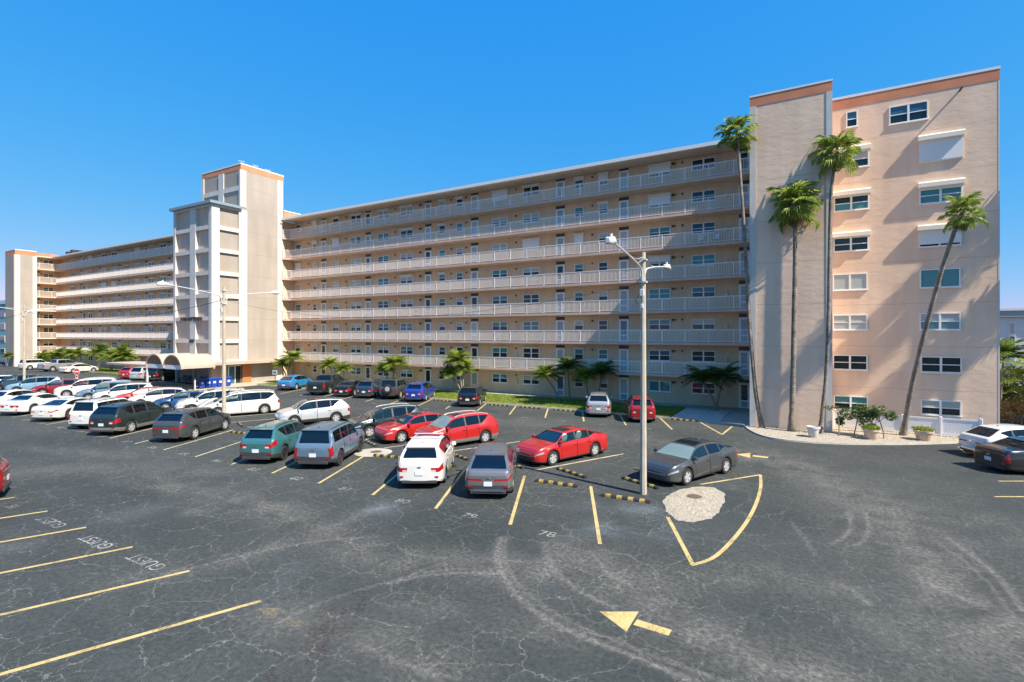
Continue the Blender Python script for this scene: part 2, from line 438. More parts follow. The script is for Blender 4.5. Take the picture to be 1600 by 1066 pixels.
    cm = N(nt, 'ShaderNodeMath', operation='MAXIMUM'); L(c1, cm.inputs[0]); L(c2, cm.inputs[1])
    cs = N(nt, 'ShaderNodeMath', operation='MULTIPLY'); L(cm.outputs[0], cs.inputs[0]); cs.inputs[1].default_value = 0.5
    sx = N(nt, 'ShaderNodeSeparateXYZ'); L(pos, sx.inputs[0])
    lf = N(nt, 'ShaderNodeMapRange'); L(sx.outputs[0], lf.inputs[0]); lf.inputs[1].default_value = -3.5; lf.inputs[2].default_value = 1.0; lf.inputs[3].default_value = 0.38; lf.inputs[4].default_value = 0.18
    L(lf.outputs[0], cs.inputs[1])
    mixc = N(nt, 'ShaderNodeMixRGB'); L(cs.outputs[0], mixc.inputs['Fac']); L(mixe.outputs[0], mixc.inputs['Color1']); mixc.inputs['Color2'].default_value = (0.36, 0.35, 0.32, 1)
    # aggregate grain
    gr = N(nt, 'ShaderNodeMapRange'); L(nC.outputs['Fac'], gr.inputs[0]); gr.inputs[1].default_value = 0.3; gr.inputs[2].default_value = 0.7; gr.inputs[3].default_value = 0.5; gr.inputs[4].default_value = 1.5
    gm = N(nt, 'ShaderNodeMixRGB', blend_type='MULTIPLY'); gm.inputs['Fac'].default_value = 1; L(mixc.outputs[0], gm.inputs['Color1']); L(gr.outputs[0], gm.inputs['Color2'])
    gr2 = N(nt, 'ShaderNodeMapRange'); L(nB.outputs['Fac'], gr2.inputs[0]); gr2.inputs[1].default_value = 0.3; gr2.inputs[2].default_value = 0.7; gr2.inputs[3].default_value = 0.66; gr2.inputs[4].default_value = 1.34
    gm2 = N(nt, 'ShaderNodeMixRGB', blend_type='MULTIPLY'); gm2.inputs['Fac'].default_value = 1; L(gm.outputs[0], gm2.inputs['Color1']); L(gr2.outputs[0], gm2.inputs['Color2'])
    L(gm2.outputs[0], p.inputs['Base Color'])
    p.inputs['Roughness'].default_value = 0.85
    p.inputs['Specular IOR Level'].default_value = 0.25
    bp = N(nt, 'ShaderNodeBump', Strength=0.4, Distance=0.012); L(nC.outputs['Fac'], bp.inputs['Height']); L(bp.outputs[0], p.inputs['Normal'])
    return m
M_ASPH = asphalt_mat()
import numpy as np
# worn lanes, tyre scuffs and sealer patches: centre lines on the ground (metres), half width, strength
DUST = [([(-4.04, 27.81), (-1.7, 27.91), (0.83, 24.53), (2.02, 21.32), (2.59, 18.07), (3.05, 15.49), (3.44, 13.23)], 1.3, 0.9), ([(0.83, 24.53), (2.68, 22.46), (4.29, 21.8), (5.65, 21.16)], 1.3, 0.5), ([(2.09, 11.5), (1.72, 12.71), (0.86, 14.22), (-0.87, 14.31), (-2.92, 12.93), (-4.73, 12.9)], 0.7, 0.45), ([(0.36, 10.5), (-1.19, 10.55), (-2.67, 11.24), (-4.2, 12.38), (-5.79, 13.22)], 0.75, 0.85), ([(-4.2, 12.38), (-6.4, 11.72), (-8.54, 10.7), (-10.44, 10.28), (-12.99, 10.67), (-16.2, 11.15), (-19.74, 11.17), (-25.02, 10.65)], 0.7, 0.75), ([(-14.55, 6.2), (-13.48, 7.63), (-13.08, 10.04), (-12.98, 13.39)], 0.35, 0.5), ([(-18.17, 9.64), (-15.91, 10.95), (-11.78, 11.08)], 0.35, 0.6), ([(-9.97, 7.01), (-7.87, 7.4), (-5.7, 7.51)], 0.6, 0.4), ([(-3.98, 9.41), (-6.02, 9.3), (-8.06, 8.73)], 0.4, 0.35), ([(-5.4, 28.38), (-12.89, 30.45), (-19.88, 30.7), (-28.34, 29.25)], 1.2, 0.45), ([(-23.18, 12.29), (-28.09, 10.69), (-30.41, 8.11)], 0.9, 0.5), ([(-35.49, 10.97), (-28.92, 12.32)], 0.6, 0.4)]
SCUFF = [([(-7.92, 13.03), (-7.38, 11.91), (-6.48, 10.87), (-5.3, 10.01), (-4.07, 9.61), (-2.71, 9.45), (-1.67, 9.32)], 0.075, 0.8), ([(-7.82, 13.2), (-7.26, 12.08), (-6.33, 11.03), (-5.18, 10.24), (-3.96, 9.85), (-2.6, 9.69), (-1.28, 9.55)], 0.06, 0.55), ([(-6.64, 13.34), (-5.79, 12.07), (-4.78, 11.3), (-3.71, 10.93)], 0.08, 0.5), ([(-5.17, 13.34), (-4.53, 12.59), (-3.71, 12.1)], 0.07, 0.4), ([(-8.78, 9.28), (-8.36, 9.97), (-7.63, 10.59), (-6.61, 11.1)], 0.06, 0.6), ([(-8.8, 9.53), (-8.38, 10.24), (-7.62, 10.85)], 0.05, 0.45), ([(1.17, 20.83), (1.17, 19.35), (0.91, 18.14), (0.59, 17.42)], 0.06, 0.6), ([(1.64, 21.1), (1.66, 19.63), (1.41, 18.16), (1.14, 17.63)], 0.06, 0.55), ([(3.58, 19.68), (3.98, 17.95), (4.12, 16.63), (4.06, 15.28)], 0.07, 0.6), ([(3.28, 18.97), (3.68, 17.43), (3.82, 15.93), (3.75, 14.81)], 0.05, 0.4), ([(-0.5, 18.83), (-0.13, 17.54), (0.18, 16.29)], 0.05, 0.5), ([(2.42, 16.02), (2.92, 15.41), (3.31, 15.15)], 0.09, 0.4), ([(0.5, 14.72), (0.88, 14.51), (1.2, 13.93)], 0.08, 0.5), ([(-9.64, 6.78), (-9.43, 8.1), (-8.64, 9.81)], 0.05, 0.4), ([(-13.8, 7.32), (-13.38, 8.44), (-12.6, 9.89), (-11.17, 11.26)], 0.05, 0.5), ([(-7.55, 7.1), (-6.3, 7.16), (-5.58, 7.17)], 0.1, 0.4)]
SEAL = [((-4.96, 17.65), 0.8, 0.9), ((-5.36, 15.2), 0.7, 0.9), ((-3.52, 16.03), 0.7, 0.6), ((-12.84, 12.94), 0.7, 0.7), ((-6.62, 17.08), 0.6, 0.4), ((-2.93, 21.85), 0.5, 0.3), ((-19.42, 5.58), 0.5, 0.6), ((-20.06, 8.54), 1.0, 0.4)]

gx = np.concatenate([[-700, -300, -120, -80, -60], np.arange(-46, -28, .5), np.arange(-28, -16, .13), np.arange(-16, 5, .085), np.arange(5, 13, .13), [14, 18, 30, 80, 500]])
gy = np.concatenate([[-300, -60, -10, 0], np.arange(2, 8, .12), np.arange(8, 20, .085), np.arange(20, 24, .13), np.arange(24, 36, .3), [40, 60, 120, 900]])
GX, GY = np.meshgrid(gx, gy)
def seg_dist(pts):
    d = np.full(GX.shape, 1e9)
    for (x0, y0), (x1, y1) in zip(pts, pts[1:]):
        vx, vy = x1 - x0, y1 - y0; l2 = vx * vx + vy * vy + 1e-9
        t = np.clip(((GX - x0) * vx + (GY - y0) * vy) / l2, 0, 1)
        d = np.minimum(d, np.hypot(GX - x0 - t * vx, GY - y0 - t * vy))
    return d
def smooth2(pts, n=6):
    out = []
    for i in range(len(pts) - 1):
        p0 = Vector(pts[max(i - 1, 0)]); p1 = Vector(pts[i]); p2 = Vector(pts[i + 1]); p3 = Vector(pts[min(i + 2, len(pts) - 1)])
        for k in range(n):
            t = k / n
            out.append(tuple(0.5 * ((2 * p1) + (p2 - p0) * t + (2 * p0 - 5 * p1 + 4 * p2 - p3) * t * t + (3 * p1 - p0 - 3 * p2 + p3) * t ** 3)))
    return out + [tuple(pts[-1])]
A_D = np.zeros(GX.shape); A_C = np.zeros(GX.shape); A_B = np.zeros(GX.shape)
for pts, w_, st in DUST: A_D = np.maximum(A_D, st * .85 * np.exp(-(seg_dist(smooth2(pts)) / w_) ** 2 * .7))
for pts, w_, st in SCUFF: A_C = np.maximum(A_C, st * np.exp(-(seg_dist(smooth2(pts)) / w_) ** 2 * .9))
for p_, w_, st in SEAL: A_B = np.maximum(A_B, st * np.exp(-(np.hypot(GX - p_[0], GY - p_[1]) / w_) ** 2 * .9))
nx, ny = len(gx), len(gy)
me = bpy.data.meshes.new('parking_lot_ground')
vv = np.stack([GX, GY, np.zeros_like(GX)], -1).reshape(-1, 3)
ii = np.arange(nx * ny).reshape(ny, nx)
qq = np.stack([ii[:-1, :-1], ii[:-1, 1:], ii[1:, 1:], ii[1:, :-1]], -1).reshape(-1, 4)
me.from_pydata(vv.tolist(), [], qq.tolist())
for nm_, ar_ in (('dust', A_D), ('scuff', A_C), ('sealer', A_B)):
    at_ = me.attributes.new(nm_, 'FLOAT', 'POINT'); at_.data.foreach_set('value', ar_.reshape(-1).astype(np.float32))
me.materials.append(M_ASPH); me.update()
ground = tag(link('parking_lot_ground', me), kind='structure')

def worn_paint(name, col, cover=0.62, soft=0.1):
    m, nt, p = nodes_of(name)
    L = nt.links.new
    g = N(nt, 'ShaderNodeNewGeometry')
    n1 = N(nt, 'ShaderNodeTexNoise', Scale=14, Detail=7, Roughness=0.75); L(g.outputs['Position'], n1.inputs['Vector'])
    n2 = N(nt, 'ShaderNodeTexNoise', Scale=1.7, Detail=4); L(g.outputs['Position'], n2.inputs['Vector'])
    ad = N(nt, 'ShaderNodeMath', operation='MULTIPLY_ADD'); L(n2.outputs['Fac'], ad.inputs[0]); ad.inputs[1].default_value = 0.6; L(n1.outputs['Fac'], ad.inputs[2])
    mr = N(nt, 'ShaderNodeMapRange'); L(ad.outputs[0], mr.inputs[0]); mr.inputs[1].default_value = cover + soft; mr.inputs[2].default_value = cover + soft + 0.35; mr.inputs[3].default_value = 1; mr.inputs[4].default_value = 0
    tr = N(nt, 'ShaderNodeBsdfTransparent')
    mx = N(nt, 'ShaderNodeMixShader')
    L(mr.outputs[0], mx.inputs[0]); L(tr.outputs[0], mx.inputs[1]); L(p.outputs[0], mx.inputs[2])
    L(mx.outputs[0], nt.nodes['Material Output'].inputs['Surface'])
    rp = N(nt, 'ShaderNodeMapRange'); L(n1.outputs['Fac'], rp.inputs[0]); rp.inputs[3].default_value = 0.8; rp.inputs[4].default_value = 1.15
    mu = N(nt, 'ShaderNodeMixRGB', blend_type='MULTIPLY'); mu.inputs['Fac'].default_value = 1; mu.inputs['Color1'].default_value = (*col, 1); L(rp.outputs[0], mu.inputs['Color2'])
    L(mu.outputs[0], p.inputs['Base Color'])
    p.inputs['Roughness'].default_value = 0.8
    MATS[name] = m
    return m
M_LINE = worn_paint('yellow_line_paint', (0.50, 0.385, 0.16), 0.68)
M_LINEW = worn_paint('pale_line_paint', (0.50, 0.44, 0.29), 0.66)
M_STENCIL = worn_paint('white_stencil_paint', (0.40, 0.39, 0.37), 0.52)
M_FADED = worn_paint('faded_yellow_paint', (0.36, 0.29, 0.13), 0.42, 0.05)
M_SCUFF = worn_paint('tyre_scuff_dust', (0.20, 0.185, 0.165), 0.60, 0.08)
M_REDST = worn_paint('old_red_stain', (0.065, 0.042, 0.042), 0.40, 0.05)

def strip(name, p, q, w, m, z=0.004):
    p, q = Vector((*p, z)), Vector((*q, z))
    d = (q - p).normalized(); n = Vector((-d.y, d.x, 0)) * w / 2
    b = MB(); b.poly([p - n, q - n, q + n, p + n])
    return b.build(name, m, ground)
def ribbon(name, pts, w, m, z=0.004):
    P = [Vector((*p, z)) for p in pts]
    b = MB(); ids = []
    for i, p in enumerate(P):
        d = (P[min(i + 1, len(P) - 1)] - P[max(i - 1, 0)]).normalized()
        n = Vector((-d.y, d.x, 0)) * w / 2
        ids.append((b.vert(p - n), b.vert(p + n)))
    for i in range(len(P) - 1): b.face((ids[i][0], ids[i + 1][0], ids[i + 1][1], ids[i][1]))
    return b.build(name, m, ground)
def smooth_path(pts, n=8):
    out = []
    for i in range(len(pts) - 1):
        p0 = Vector(pts[max(i - 1, 0)]); p1 = Vector(pts[i]); p2 = Vector(pts[i + 1]); p3 = Vector(pts[min(i + 2, len(pts) - 1)])
        for k in range(n):
            t = k / n
            out.append(tuple(0.5 * ((2 * p1) + (p2 - p0) * t + (2 * p0 - 5 * p1 + 4 * p2 - p3) * t * t + (3 * p1 - p0 - 3 * p2 + p3) * t ** 3)))
    out.append(tuple(pts[-1]))
    return out

A_S, A_N = R(114), R(64)
for k in range(17):                       # near side of the middle row
    s = -5.2 - 3 * k
    strip('parking_line', (s, 14.05), (s + 5.65 * math.cos(A_S), 14.05 + 5.65 * math.sin(A_S)), 0.115, M_LINE if k < 7 else M_LINEW)
for k in range(21):                       # far side of the middle row
    s = -7.55 - 3 * k
    strip('parking_line', (s - 3.0, 20.2), (s - 3.0 + 5.6 * math.cos(A_N), 20.2 + 5.6 * math.sin(A_N)), 0.115, M_LINEW)
for k in range(28):                       # row against the building
    s = -7.5 - 3 * k
    if -77 < s < -52: continue
    strip('parking_line', (s, 33.3), (s + 4.6 * math.cos(R(113.5)), 33.3 + 4.6 * math.sin(R(113.5))), 0.12, M_LINE if k < 9 else M_LINEW)
for k in range(12):                       # near left row
    s = -10.75 - 2.945 * k
    strip('parking_line', (s, 7.2), (s - 6.2 * math.cos(R(66.5)), 7.2 - 6.2 * math.sin(R(66.5))), 0.115, M_LINE)
ribbon('parking_line', smooth_path([(-4.03, 17.25), (-2.62, 14.0)], 4), 0.12, M_LINE)
ribbon('parking_line', smooth_path([(-2.66, 13.95), (-2.17, 14.93), (-1.78, 17.45), (-1.62, 20.0), (-1.63, 22.4), (-1.78, 24.4)], 6), 0.12, M_LINE, 0.0045)
strip('parking_line', (-1.78, 24.45), (-3.75, 21.68), 0.11, M_LINE, 0.004)
strip('parking_line', (-6.67, 38.03 - 0.6), (-4.52, 33.12), 0.12, M_LINE)
strip('parking_line', (-4.50, 33.12), (-4.33, 36.4), 0.12, M_LINE, 0.0045)
strip('parking_line', (7.0, 35.84), (6.92, 34.15), 0.1, M_LINE)
for s0, n0 in ((6.92, 34.15), (7.6, 31.3), (6.78, 28.29), (6.0, 25.5)):
    strip('parking_line', (s0, n0), (s0 + 4.8 * 0.8655, n0 + 4.8 * 0.5009), 0.1, M_LINE, 0.0045)
def arrow(name, tip, l, r_, s0, s1, w, m):
    b = MB(); z = 0.0042
    b.poly([(*tip, z), (*l, z), (*r_, z)])
    d = (Vector(s1) - Vector(s0)).normalized(); n = Vector((-d.y, d.x)) * w / 2
    b.poly([(*(Vector(s0) - n), z), (*(Vector(s1) - n), z), (*(Vector(s1) + n), z), (*(Vector(s0) + n), z)])
    return b.build(name, m, ground)
arrow('painted_arrow', (-3.94, 10.62), (-3.20, 10.17), (-3.20, 11.05), (-3.15, 10.61), (-2.42, 10.58), 0.24, M_LINE)
arrow('painted_arrow', (-3.16, 28.0), (-2.46, 27.5), (-2.56, 28.72), (-2.40, 28.08), (-1.70, 28.04), 0.34, M_LINE)
arrow('painted_arrow', (-10.55, 6.95), (-9.75, 7.45), (-9.35, 6.75), (-9.42, 7.05), (-8.9, 6.98), 0.24, M_FADED)
ribbon('red_stain', smooth_path([(-9.2, 8.3), (-8.7, 7.6), (-8.2, 6.6), (-8.0, 5.6)]), 1.0, M_REDST, 0.0025)
ribbon('red_stain', smooth_path([(-10.76, 7.17), (-9.7, 8.3), (-8.9, 8.6)]), 0.25, M_REDST, 0.0028)

def text_mesh(body, size):
    cu = bpy.data.curves.new('stencil', 'FONT')
    cu.body = body; cu.size = size; cu.align_x = 'CENTER'; cu.align_y = 'CENTER'
    o = bpy.data.objects.new('stencil', cu)
    COL.objects.link(o)
    dg = bpy.context.evaluated_depsgraph_get()
    me = bpy.data.meshes.new_from_object(o.evaluated_get(dg))
    bpy.data.objects.remove(o)
    me.name = 'stencil'
    return me
def stencil(body, x, y, rz, size, sx=1.0):
    me = text_mesh(body, size)
    me.materials.clear(); me.materials.append(M_STENCIL)
    o = link('stencil_marking', me, ground, (x, y, 0.0045), rz)
    o.scale = (sx, 1, 1)
    return o
for k in range(15):
    stencil(str(78 + k), -6.85 - 2.93 * k, 14.2 - (0.25 if k == 0 else 0.15), R(4), 0.55, 1.05)
for i, (x, y) in enumerate(((-15.22, 6.92), (-17.96, 6.86), (-21.1, 6.86))):
    stencil('GUEST', x, y, R(180), 0.50, 1.05)
stencil('16', -24.15, 6.8, R(180), 0.45)
for k in range(9):
    stencil(str(60 + k), -8.9 - 3 * k, 32.7, R(0), 0.5, 1.1)

# light stone island with the manhole, inside the yellow outline
def stone_mat(name, c0, c1, scale):
    m, nt, p = nodes_of(name)
    L = nt.links.new
    g = N(nt, 'ShaderNodeNewGeometry')
    v = N(nt, 'ShaderNodeTexVoronoi', Scale=scale); L(g.outputs['Position'], v.inputs['Vector'])
    rp = N(nt, 'ShaderNodeValToRGB'); rp.color_ramp.elements[0].color = (*c0, 1); rp.color_ramp.elements[1].color = (*c1, 1)
    sp = N(nt, 'ShaderNodeSeparateColor'); L(v.outputs['Color'], sp.inputs[0]); L(sp.outputs[0], rp.inputs[0])
    L(rp.outputs[0], p.inputs['Base Color']); p.inputs['Roughness'].default_value = 0.9
    bp = N(nt, 'ShaderNodeBump', Strength=1.0, Distance=0.03); bp.invert = True
    L(v.outputs['Distance'], bp.inputs['Height']); L(bp.outputs[0], p.inputs['Normal'])
    MATS[name] = m
    return m
M_STONE = stone_mat('pale_stone_chips', (0.25, 0.22, 0.17), (0.46, 0.41, 0.33), 26)
M_STONEB = stone_mat('grey_stone_chips', (0.32, 0.30, 0.27), (0.62, 0.59, 0.53), 10)
def mound(name, outline, h, m, rings=5, jit=0.02, z0=0.0):
    cx = sum(p[0] for p in outline) / len(outline); cy = sum(p[1] for p in outline) / len(outline)
    b = MB(); rr = random.Random(3); prev = None; n = len(outline)
    for r in range(rings + 1):
        t = 1 - r / (rings + 0.001) * 0.98
        ids = []
        for x, y in outline:
            hh = h * (1 - t ** 3) if r else 0.0
            ids.append(b.vert((cx + (x - cx) * t, cy + (y - cy) * t, z0 + hh + (rr.uniform(-jit, jit) * 0.5 if r else 0))))
        if prev:
            for i in range(n): b.face((prev[i], prev[(i + 1) % n], ids[(i + 1) % n], ids[i]))
        prev = ids
    b.face(prev)
    return b.build(name, m, None, smooth=True)
def rough_outline(pts, n=6, j=0.05):
    rr = random.Random(5); out = []
    for i, p in enumerate(pts):
        q = pts[(i + 1) % len(pts)]
        for k in range(n):
            t = k / n
            out.append((p[0] + (q[0] - p[0]) * t + rr.uniform(-j, j), p[1] + (q[1] - p[1]) * t + rr.uniform(-j, j)))
    return out
isl = mound('stone_patch', rough_outline([(-4.60, 18.9), (-4.55, 19.8), (-4.25, 20.75), (-3.75, 21.35), (-3.2, 21.5), (-2.75, 20.95), (-2.62, 19.7), (-2.62, 18.75), (-2.75, 17.8), (-3.2, 17.2), (-3.7, 17.1), (-4.2, 17.8)], 5, 0.035), 0.022, M_STONE)
tag(isl, kind='structure')
b = MB(); b.lathe([(0.0, 0.012), (0.24, 0.012), (0.25, 0.0), (0.27, 0.0)], 20)
mh = b.build('manhole_cover', M_IRON, None, loc=(-3.66, 19.85, 0.034)); tag(mh, 'rusty round manhole cover set in the pale stone patch inside the yellow outline', 'manhole cover')
b = MB(); b.lathe([(0.0, 0.02), (0.85, 0.018), (0.95, 0.0)], 28)
for i in range(len(b.v)):
    pass
cc = b.build('concrete_collar', M_CONC, None, loc=(-19.3, 19.15, 0.004)); tag(cc, kind='structure')
b = MB(); b.lathe([(0.0, 0.012), (0.27, 0.012), (0.29, 0.0)], 20)
mh2 = b.build('manhole_cover', M_IRON, None, loc=(-19.2, 19.25, 0.024)); tag(mh2, 'rusty manhole cover in the round pale concrete collar behind the white parked car', 'manhole cover')

# ------------------------------------------------------------------ kerbs, planting strips, walkway
def kerb_path(pts, w=0.16, h=0.13):
    P = [Vector((*p, 0)) for p in pts]
    b = MB(); rows = []
    for i, p in enumerate(P):
        d = (P[min(i + 1, len(P) - 1)] - P[max(i - 1, 0)]).normalized()
        n = Vector((-d.y, d.x, 0))
        rows.append([b.vert(p + n * (-w / 2) + Vector((0, 0, 0))), b.vert(p + n * (-w / 2 + 0.02) + Vector((0, 0, h))), b.vert(p + n * (w / 2) + Vector((0, 0, h))), b.vert(p + n * (w / 2))])
    for i in range(len(P) - 1):
        for k in range(3): b.face((rows[i][k], rows[i + 1][k], rows[i + 1][k + 1], rows[i][k + 1]))
    b.face(rows[0][::-1]); b.face(rows[-1])
    return tag(b.build('kerb', M_CONC), kind='structure')
planter_edge = [(-3.55, 36.7), (-3.3, 35.6), (-2.7, 34.2), (-2.03, 33.3), (-1.1, 32.95), (-0.09, 32.95), (1.2, 33.3), (2.34, 33.77), (4.77, 35.18), (7.57, 37.3)]
kerb_path([(-57, 37.55), (-40, 37.6), (-20, 37.55), (-9, 37.4), (-5.2, 36.9), (-3.65, 36.75)])
kerb_path(smooth_path(planter_edge, 5), 0.14, 0.09)
kerb_path([(-127, 36.6), (-110, 36.8), (-95, 37.0), (-70, 37.2)])
M_SOIL = mat('lawn_soil', (0.14, 0.18, 0.03), 0.95, var=0.3, scale=2)
b = MB(); b.box(-57, -8.7, 37.6, 43.3, 0.0, 0.10, skip='-z'); tag(b.build('lawn_strip', M_SOIL), kind='structure')
b = MB(); b.box(-126.5, -70, 36.9, 42.0, 0.0, 0.10, skip='-z'); tag(b.build('lawn_strip', M_SOIL), kind='structure')
def grass(name, x0, x1, y0, y1, n, h, seed):
    rr = random.Random(seed); b = MB()
    for i in range(n):
        x, y = rr.uniform(x0, x1), rr.uniform(y0, y1)
        a = rr.uniform(0, 6.28); hh = h * rr.uniform(0.6, 1.3); w = 0.025
        dx, dy = math.cos(a) * w, math.sin(a) * w
        b.poly([(x - dx, y - dy, 0.1), (x + dx, y + dy, 0.1), (x + rr.uniform(-.05, .05), y + rr.uniform(-.05, .05), 0.1 + hh)])
    return tag(b.build(name, L_GRASS), 'bright mown grass growing along the foot of the apartment building', 'grass', kind='stuff')
g1 = grass('grass', -57, -8.7, 37.65, 43.3, 26000, 0.10, 1)
g2 = grass('grass', -126, -70, 36.9, 42, 9000, 0.14, 2)
g2['label'] = 'bright mown grass along the far left wing behind the white sedan'
b = MB(); b.box(-57, -5.2, 43.3, 45.1, 0, 0.09, skip='-z'); b.box(-5.2, -3.3, 36.9, 45.1, 0, 0.092, skip='-z')
tag(b.build('walkway', M_CONC), kind='structure')
gb = mound('gravel_bed', rough_outline([(-8.6, 37.6), (-5.25, 37.1), (-5.25, 43.2), (-8.6, 43.2)], 5, 0.02), 0.06, M_STONEB, z0=0.07); tag(gb, kind='structure')
b = MB(); b.box(-60.3, -56.6, 33.6, 37.45, 0, 0.12, skip='-z'); b.box(-60.3, -57.2, 37.45, 43.2, 0, 0.118, skip='-z'); b.box(-69, -56.6, 28.8, 33.6, 0, 0.122, skip='-z')
tag(b.build('entrance_walkway', M_WALK), kind='structure')
# gravel planting bed in front of the end walls
pe = smooth_path(planter_edge, 5)
out = [(p[0], p[1] + 0.06) for p in pe] + [(8.4, 40.25), (1.3, 40.25), (1.25, 36.75), (-3.4, 36.75)]
b = MB(); b.face([b.vert((x, y, 0.07)) for x, y in out])
tag(b.build('planting_bed', M_STONE), kind='structure')
def inside(x, y, poly):
    c = False; j = len(poly) - 1
    for i in range(len(poly)):
        if (poly[i][1] > y) != (poly[j][1] > y) and x < (poly[j][0] - poly[i][0]) * (y - poly[i][1]) / (poly[j][1] - poly[i][1]) + poly[i][0]: c = not c
        j = i
    return c
def stones(name, poly, n, z, size, m, label, seed):
    rr = random.Random(seed); b = MB()
    xs = [p[0] for p in poly]; ys = [p[1] for p in poly]
    k = 0
    while k < n:
        x, y = rr.uniform(min(xs), max(xs)), rr.uniform(min(ys), max(ys))
        if not inside(x, y, poly): continue
        k += 1
        s = size * rr.uniform(0.5, 1.4); a = rr.uniform(0, 6.28)
        q = [(x + s * math.cos(a + i * 1.57) * rr.uniform(.7, 1.2), y + s * math.sin(a + i * 1.57) * rr.uniform(.7, 1.2), z - 0.005) for i in range(4)]
        t = (x + rr.uniform(-.3, .3) * s, y + rr.uniform(-.3, .3) * s, z + s * rr.uniform(.5, .9))
        i0 = [b.vert(p) for p in q]; i1 = b.vert(t)
        for i in range(4): b.face((i0[i], i0[(i + 1) % 4], i1))
    return tag(b.build(name, m), label, 'gravel', kind='stuff')
M_PEB = mat('pale_pebble', (0.44, 0.385, 0.30), 0.9, var=0.3, scale=9)
stones('gravel', out, 4200, 0.07, 0.036, M_PEB, 'loose pale gravel covering the planting bed below the end wall', 4)
stones('gravel', [(-4.4, 18.9), (-4.1, 20.6), (-3.2, 21.2), (-2.8, 19.5), (-2.9, 17.9), (-3.6, 17.4)], 1500, 0.022, 0.022, M_PEB, 'loose pale stone chips on the patch around the manhole cover', 6)

# ------------------------------------------------------------------ apartment building (one thing, all its parts below it)
FL = 2.68
BO = Vector((-60, 45, 0))
BLD = thing('apartment_building', 'long eight storey tan stucco apartment building with open galleries and white railings', 'apartment building', BO)
def part(name, b, m, smooth=False, angle=None):
    return b.build(name, m, BLD, smooth, angle, loc=-BO)
def cached(cache, key, fn):
    if key not in cache: cache[key] = fn()
    return cache[key]
WC = {}
def ring(b, x0, x1, z0, z1, t, y0, y1, m=0):
    b.box(x0, x1, y0, y1, z1 - t, z1, m); b.box(x0, x1, y0, y1, z0, z0 + t, m)
    b.box(x0, x0 + t, y0, y1, z0 + t, z1 - t, m); b.box(x1 - t, x1, y0, y1, z0 + t, z1 - t, m)
def frame_mesh(w, h, dbl, slide, depth):
    b = MB(); t = 0.06
    ring(b, 0, w, 0, h, t, -depth, -0.002)
    if dbl: b.box(w / 2 - 0.055, w / 2 + 0.055, -depth + 0.005, -0.002, t, h - t)
    if not slide:
        for x0, x1 in (((t, w / 2 - 0.055), (w / 2 + 0.055, w - t)) if dbl else ((t, w - t),)):
            b.box(x0, x1, -depth + 0.02, -0.002, h * 0.5 - 0.025, h * 0.5 + 0.025)
    b.box(-0.04, w + 0.04, -depth - 0.03, -0.002, -0.05, -0.003)
    return b.mesh('window', M_FRAME)
def pane_mesh(w, h, m):
    b = MB(); b.box(0, w, -0.012, -0.003, 0, h); return b.mesh('pane', m)
def shutter_mesh(w, d):
    b = MB(); h = d
    n = max(2, int(h / 0.09))
    for i in range(n):
        z = i * h / n
        b.box(0, w, -0.115, -0.075, z + 0.006, z + h / n - 0.002)
        b.box(0, w, -0.105, -0.075, z - 0.002, z + 0.006)
    return b.mesh('shutter', M_SHUT)
def box_mesh(w, d, hh):
    b = MB(); c = 0.05
    pr = [(-0.002, 0), (-d, 0), (-d, hh - c * 1.6), (-d + c * 1.2, hh), (-0.002, hh)]
    i0 = [b.vert((0, y, z)) for y, z in pr]; i1 = [b.vert((w, y, z)) for y, z in pr]
    for k in range(5): b.face((i0[k], i0[(k + 1) % 5], i1[(k + 1) % 5], i1[k]))
    b.face(i0[::-1]); b.face(i1)
    return b.mesh('shutter_box', M_SHUTBOX)
wr = random.Random(11)
def window(s0, z0, w, h, n, dbl=None, slide=False, depth=0.07, shut=None, boxd=0.22, rz=0.0, up=None, lo=None, boxh=0.24, shut_full=0.0):
    """shut: None, 'box' (box over an open shutter), or a fraction of the opening covered"""
    w = round(w, 2); h = round(h, 2)
    if dbl is None: dbl = w > 1.3
    wo = link('window', cached(WC, ('f', w, h, dbl, slide, depth), lambda: frame_mesh(w, h, dbl, slide, depth)), BLD, Vector((s0, n, z0)) - BO, rz)
    r = wr.random()
    if up is None:
        up, lo = ((G_BLIND, G_DARK) if r < 0.22 else (G_TEAL, G_DARK) if r < 0.5 else (G_DARK, G_DARK) if r < 0.72 else (G_BLUE, G_DARK) if r < 0.86 else (G_BLIND, G_BLIND) if r < 0.92 else (G_TEAL, G_TEAL))
    t = 0.06
    cols = ((t, w / 2 - 0.055), (w / 2 + 0.055, w - t)) if dbl else ((t, w - t),)
    for x0, x1 in cols:
        if slide:
            rows = ((t, h - t, up),)
        else:
            rows = ((t, h / 2 - 0.025, lo), (h / 2 + 0.025, h - t, up))
        for a, c, m in rows:
            link('pane', cached(WC, ('p', round(x1 - x0, 3), round(c - a, 3), m.name), lambda: pane_mesh(x1 - x0, c - a, m)), wo, (x0, 0, a))
    if shut is not None:
        link('shutter_box', cached(WC, ('b', w, boxd, boxh), lambda: box_mesh(w + 0.16, boxd, boxh)), wo, (-0.08, 0, h + 0.004))
        if shut != 'box':
            d = round(h * shut, 2)
            link('shutter', cached(WC, ('s', w, d), lambda: shutter_mesh(w + 0.04, d)), wo, (-0.02, 0, h - d))
    return wo
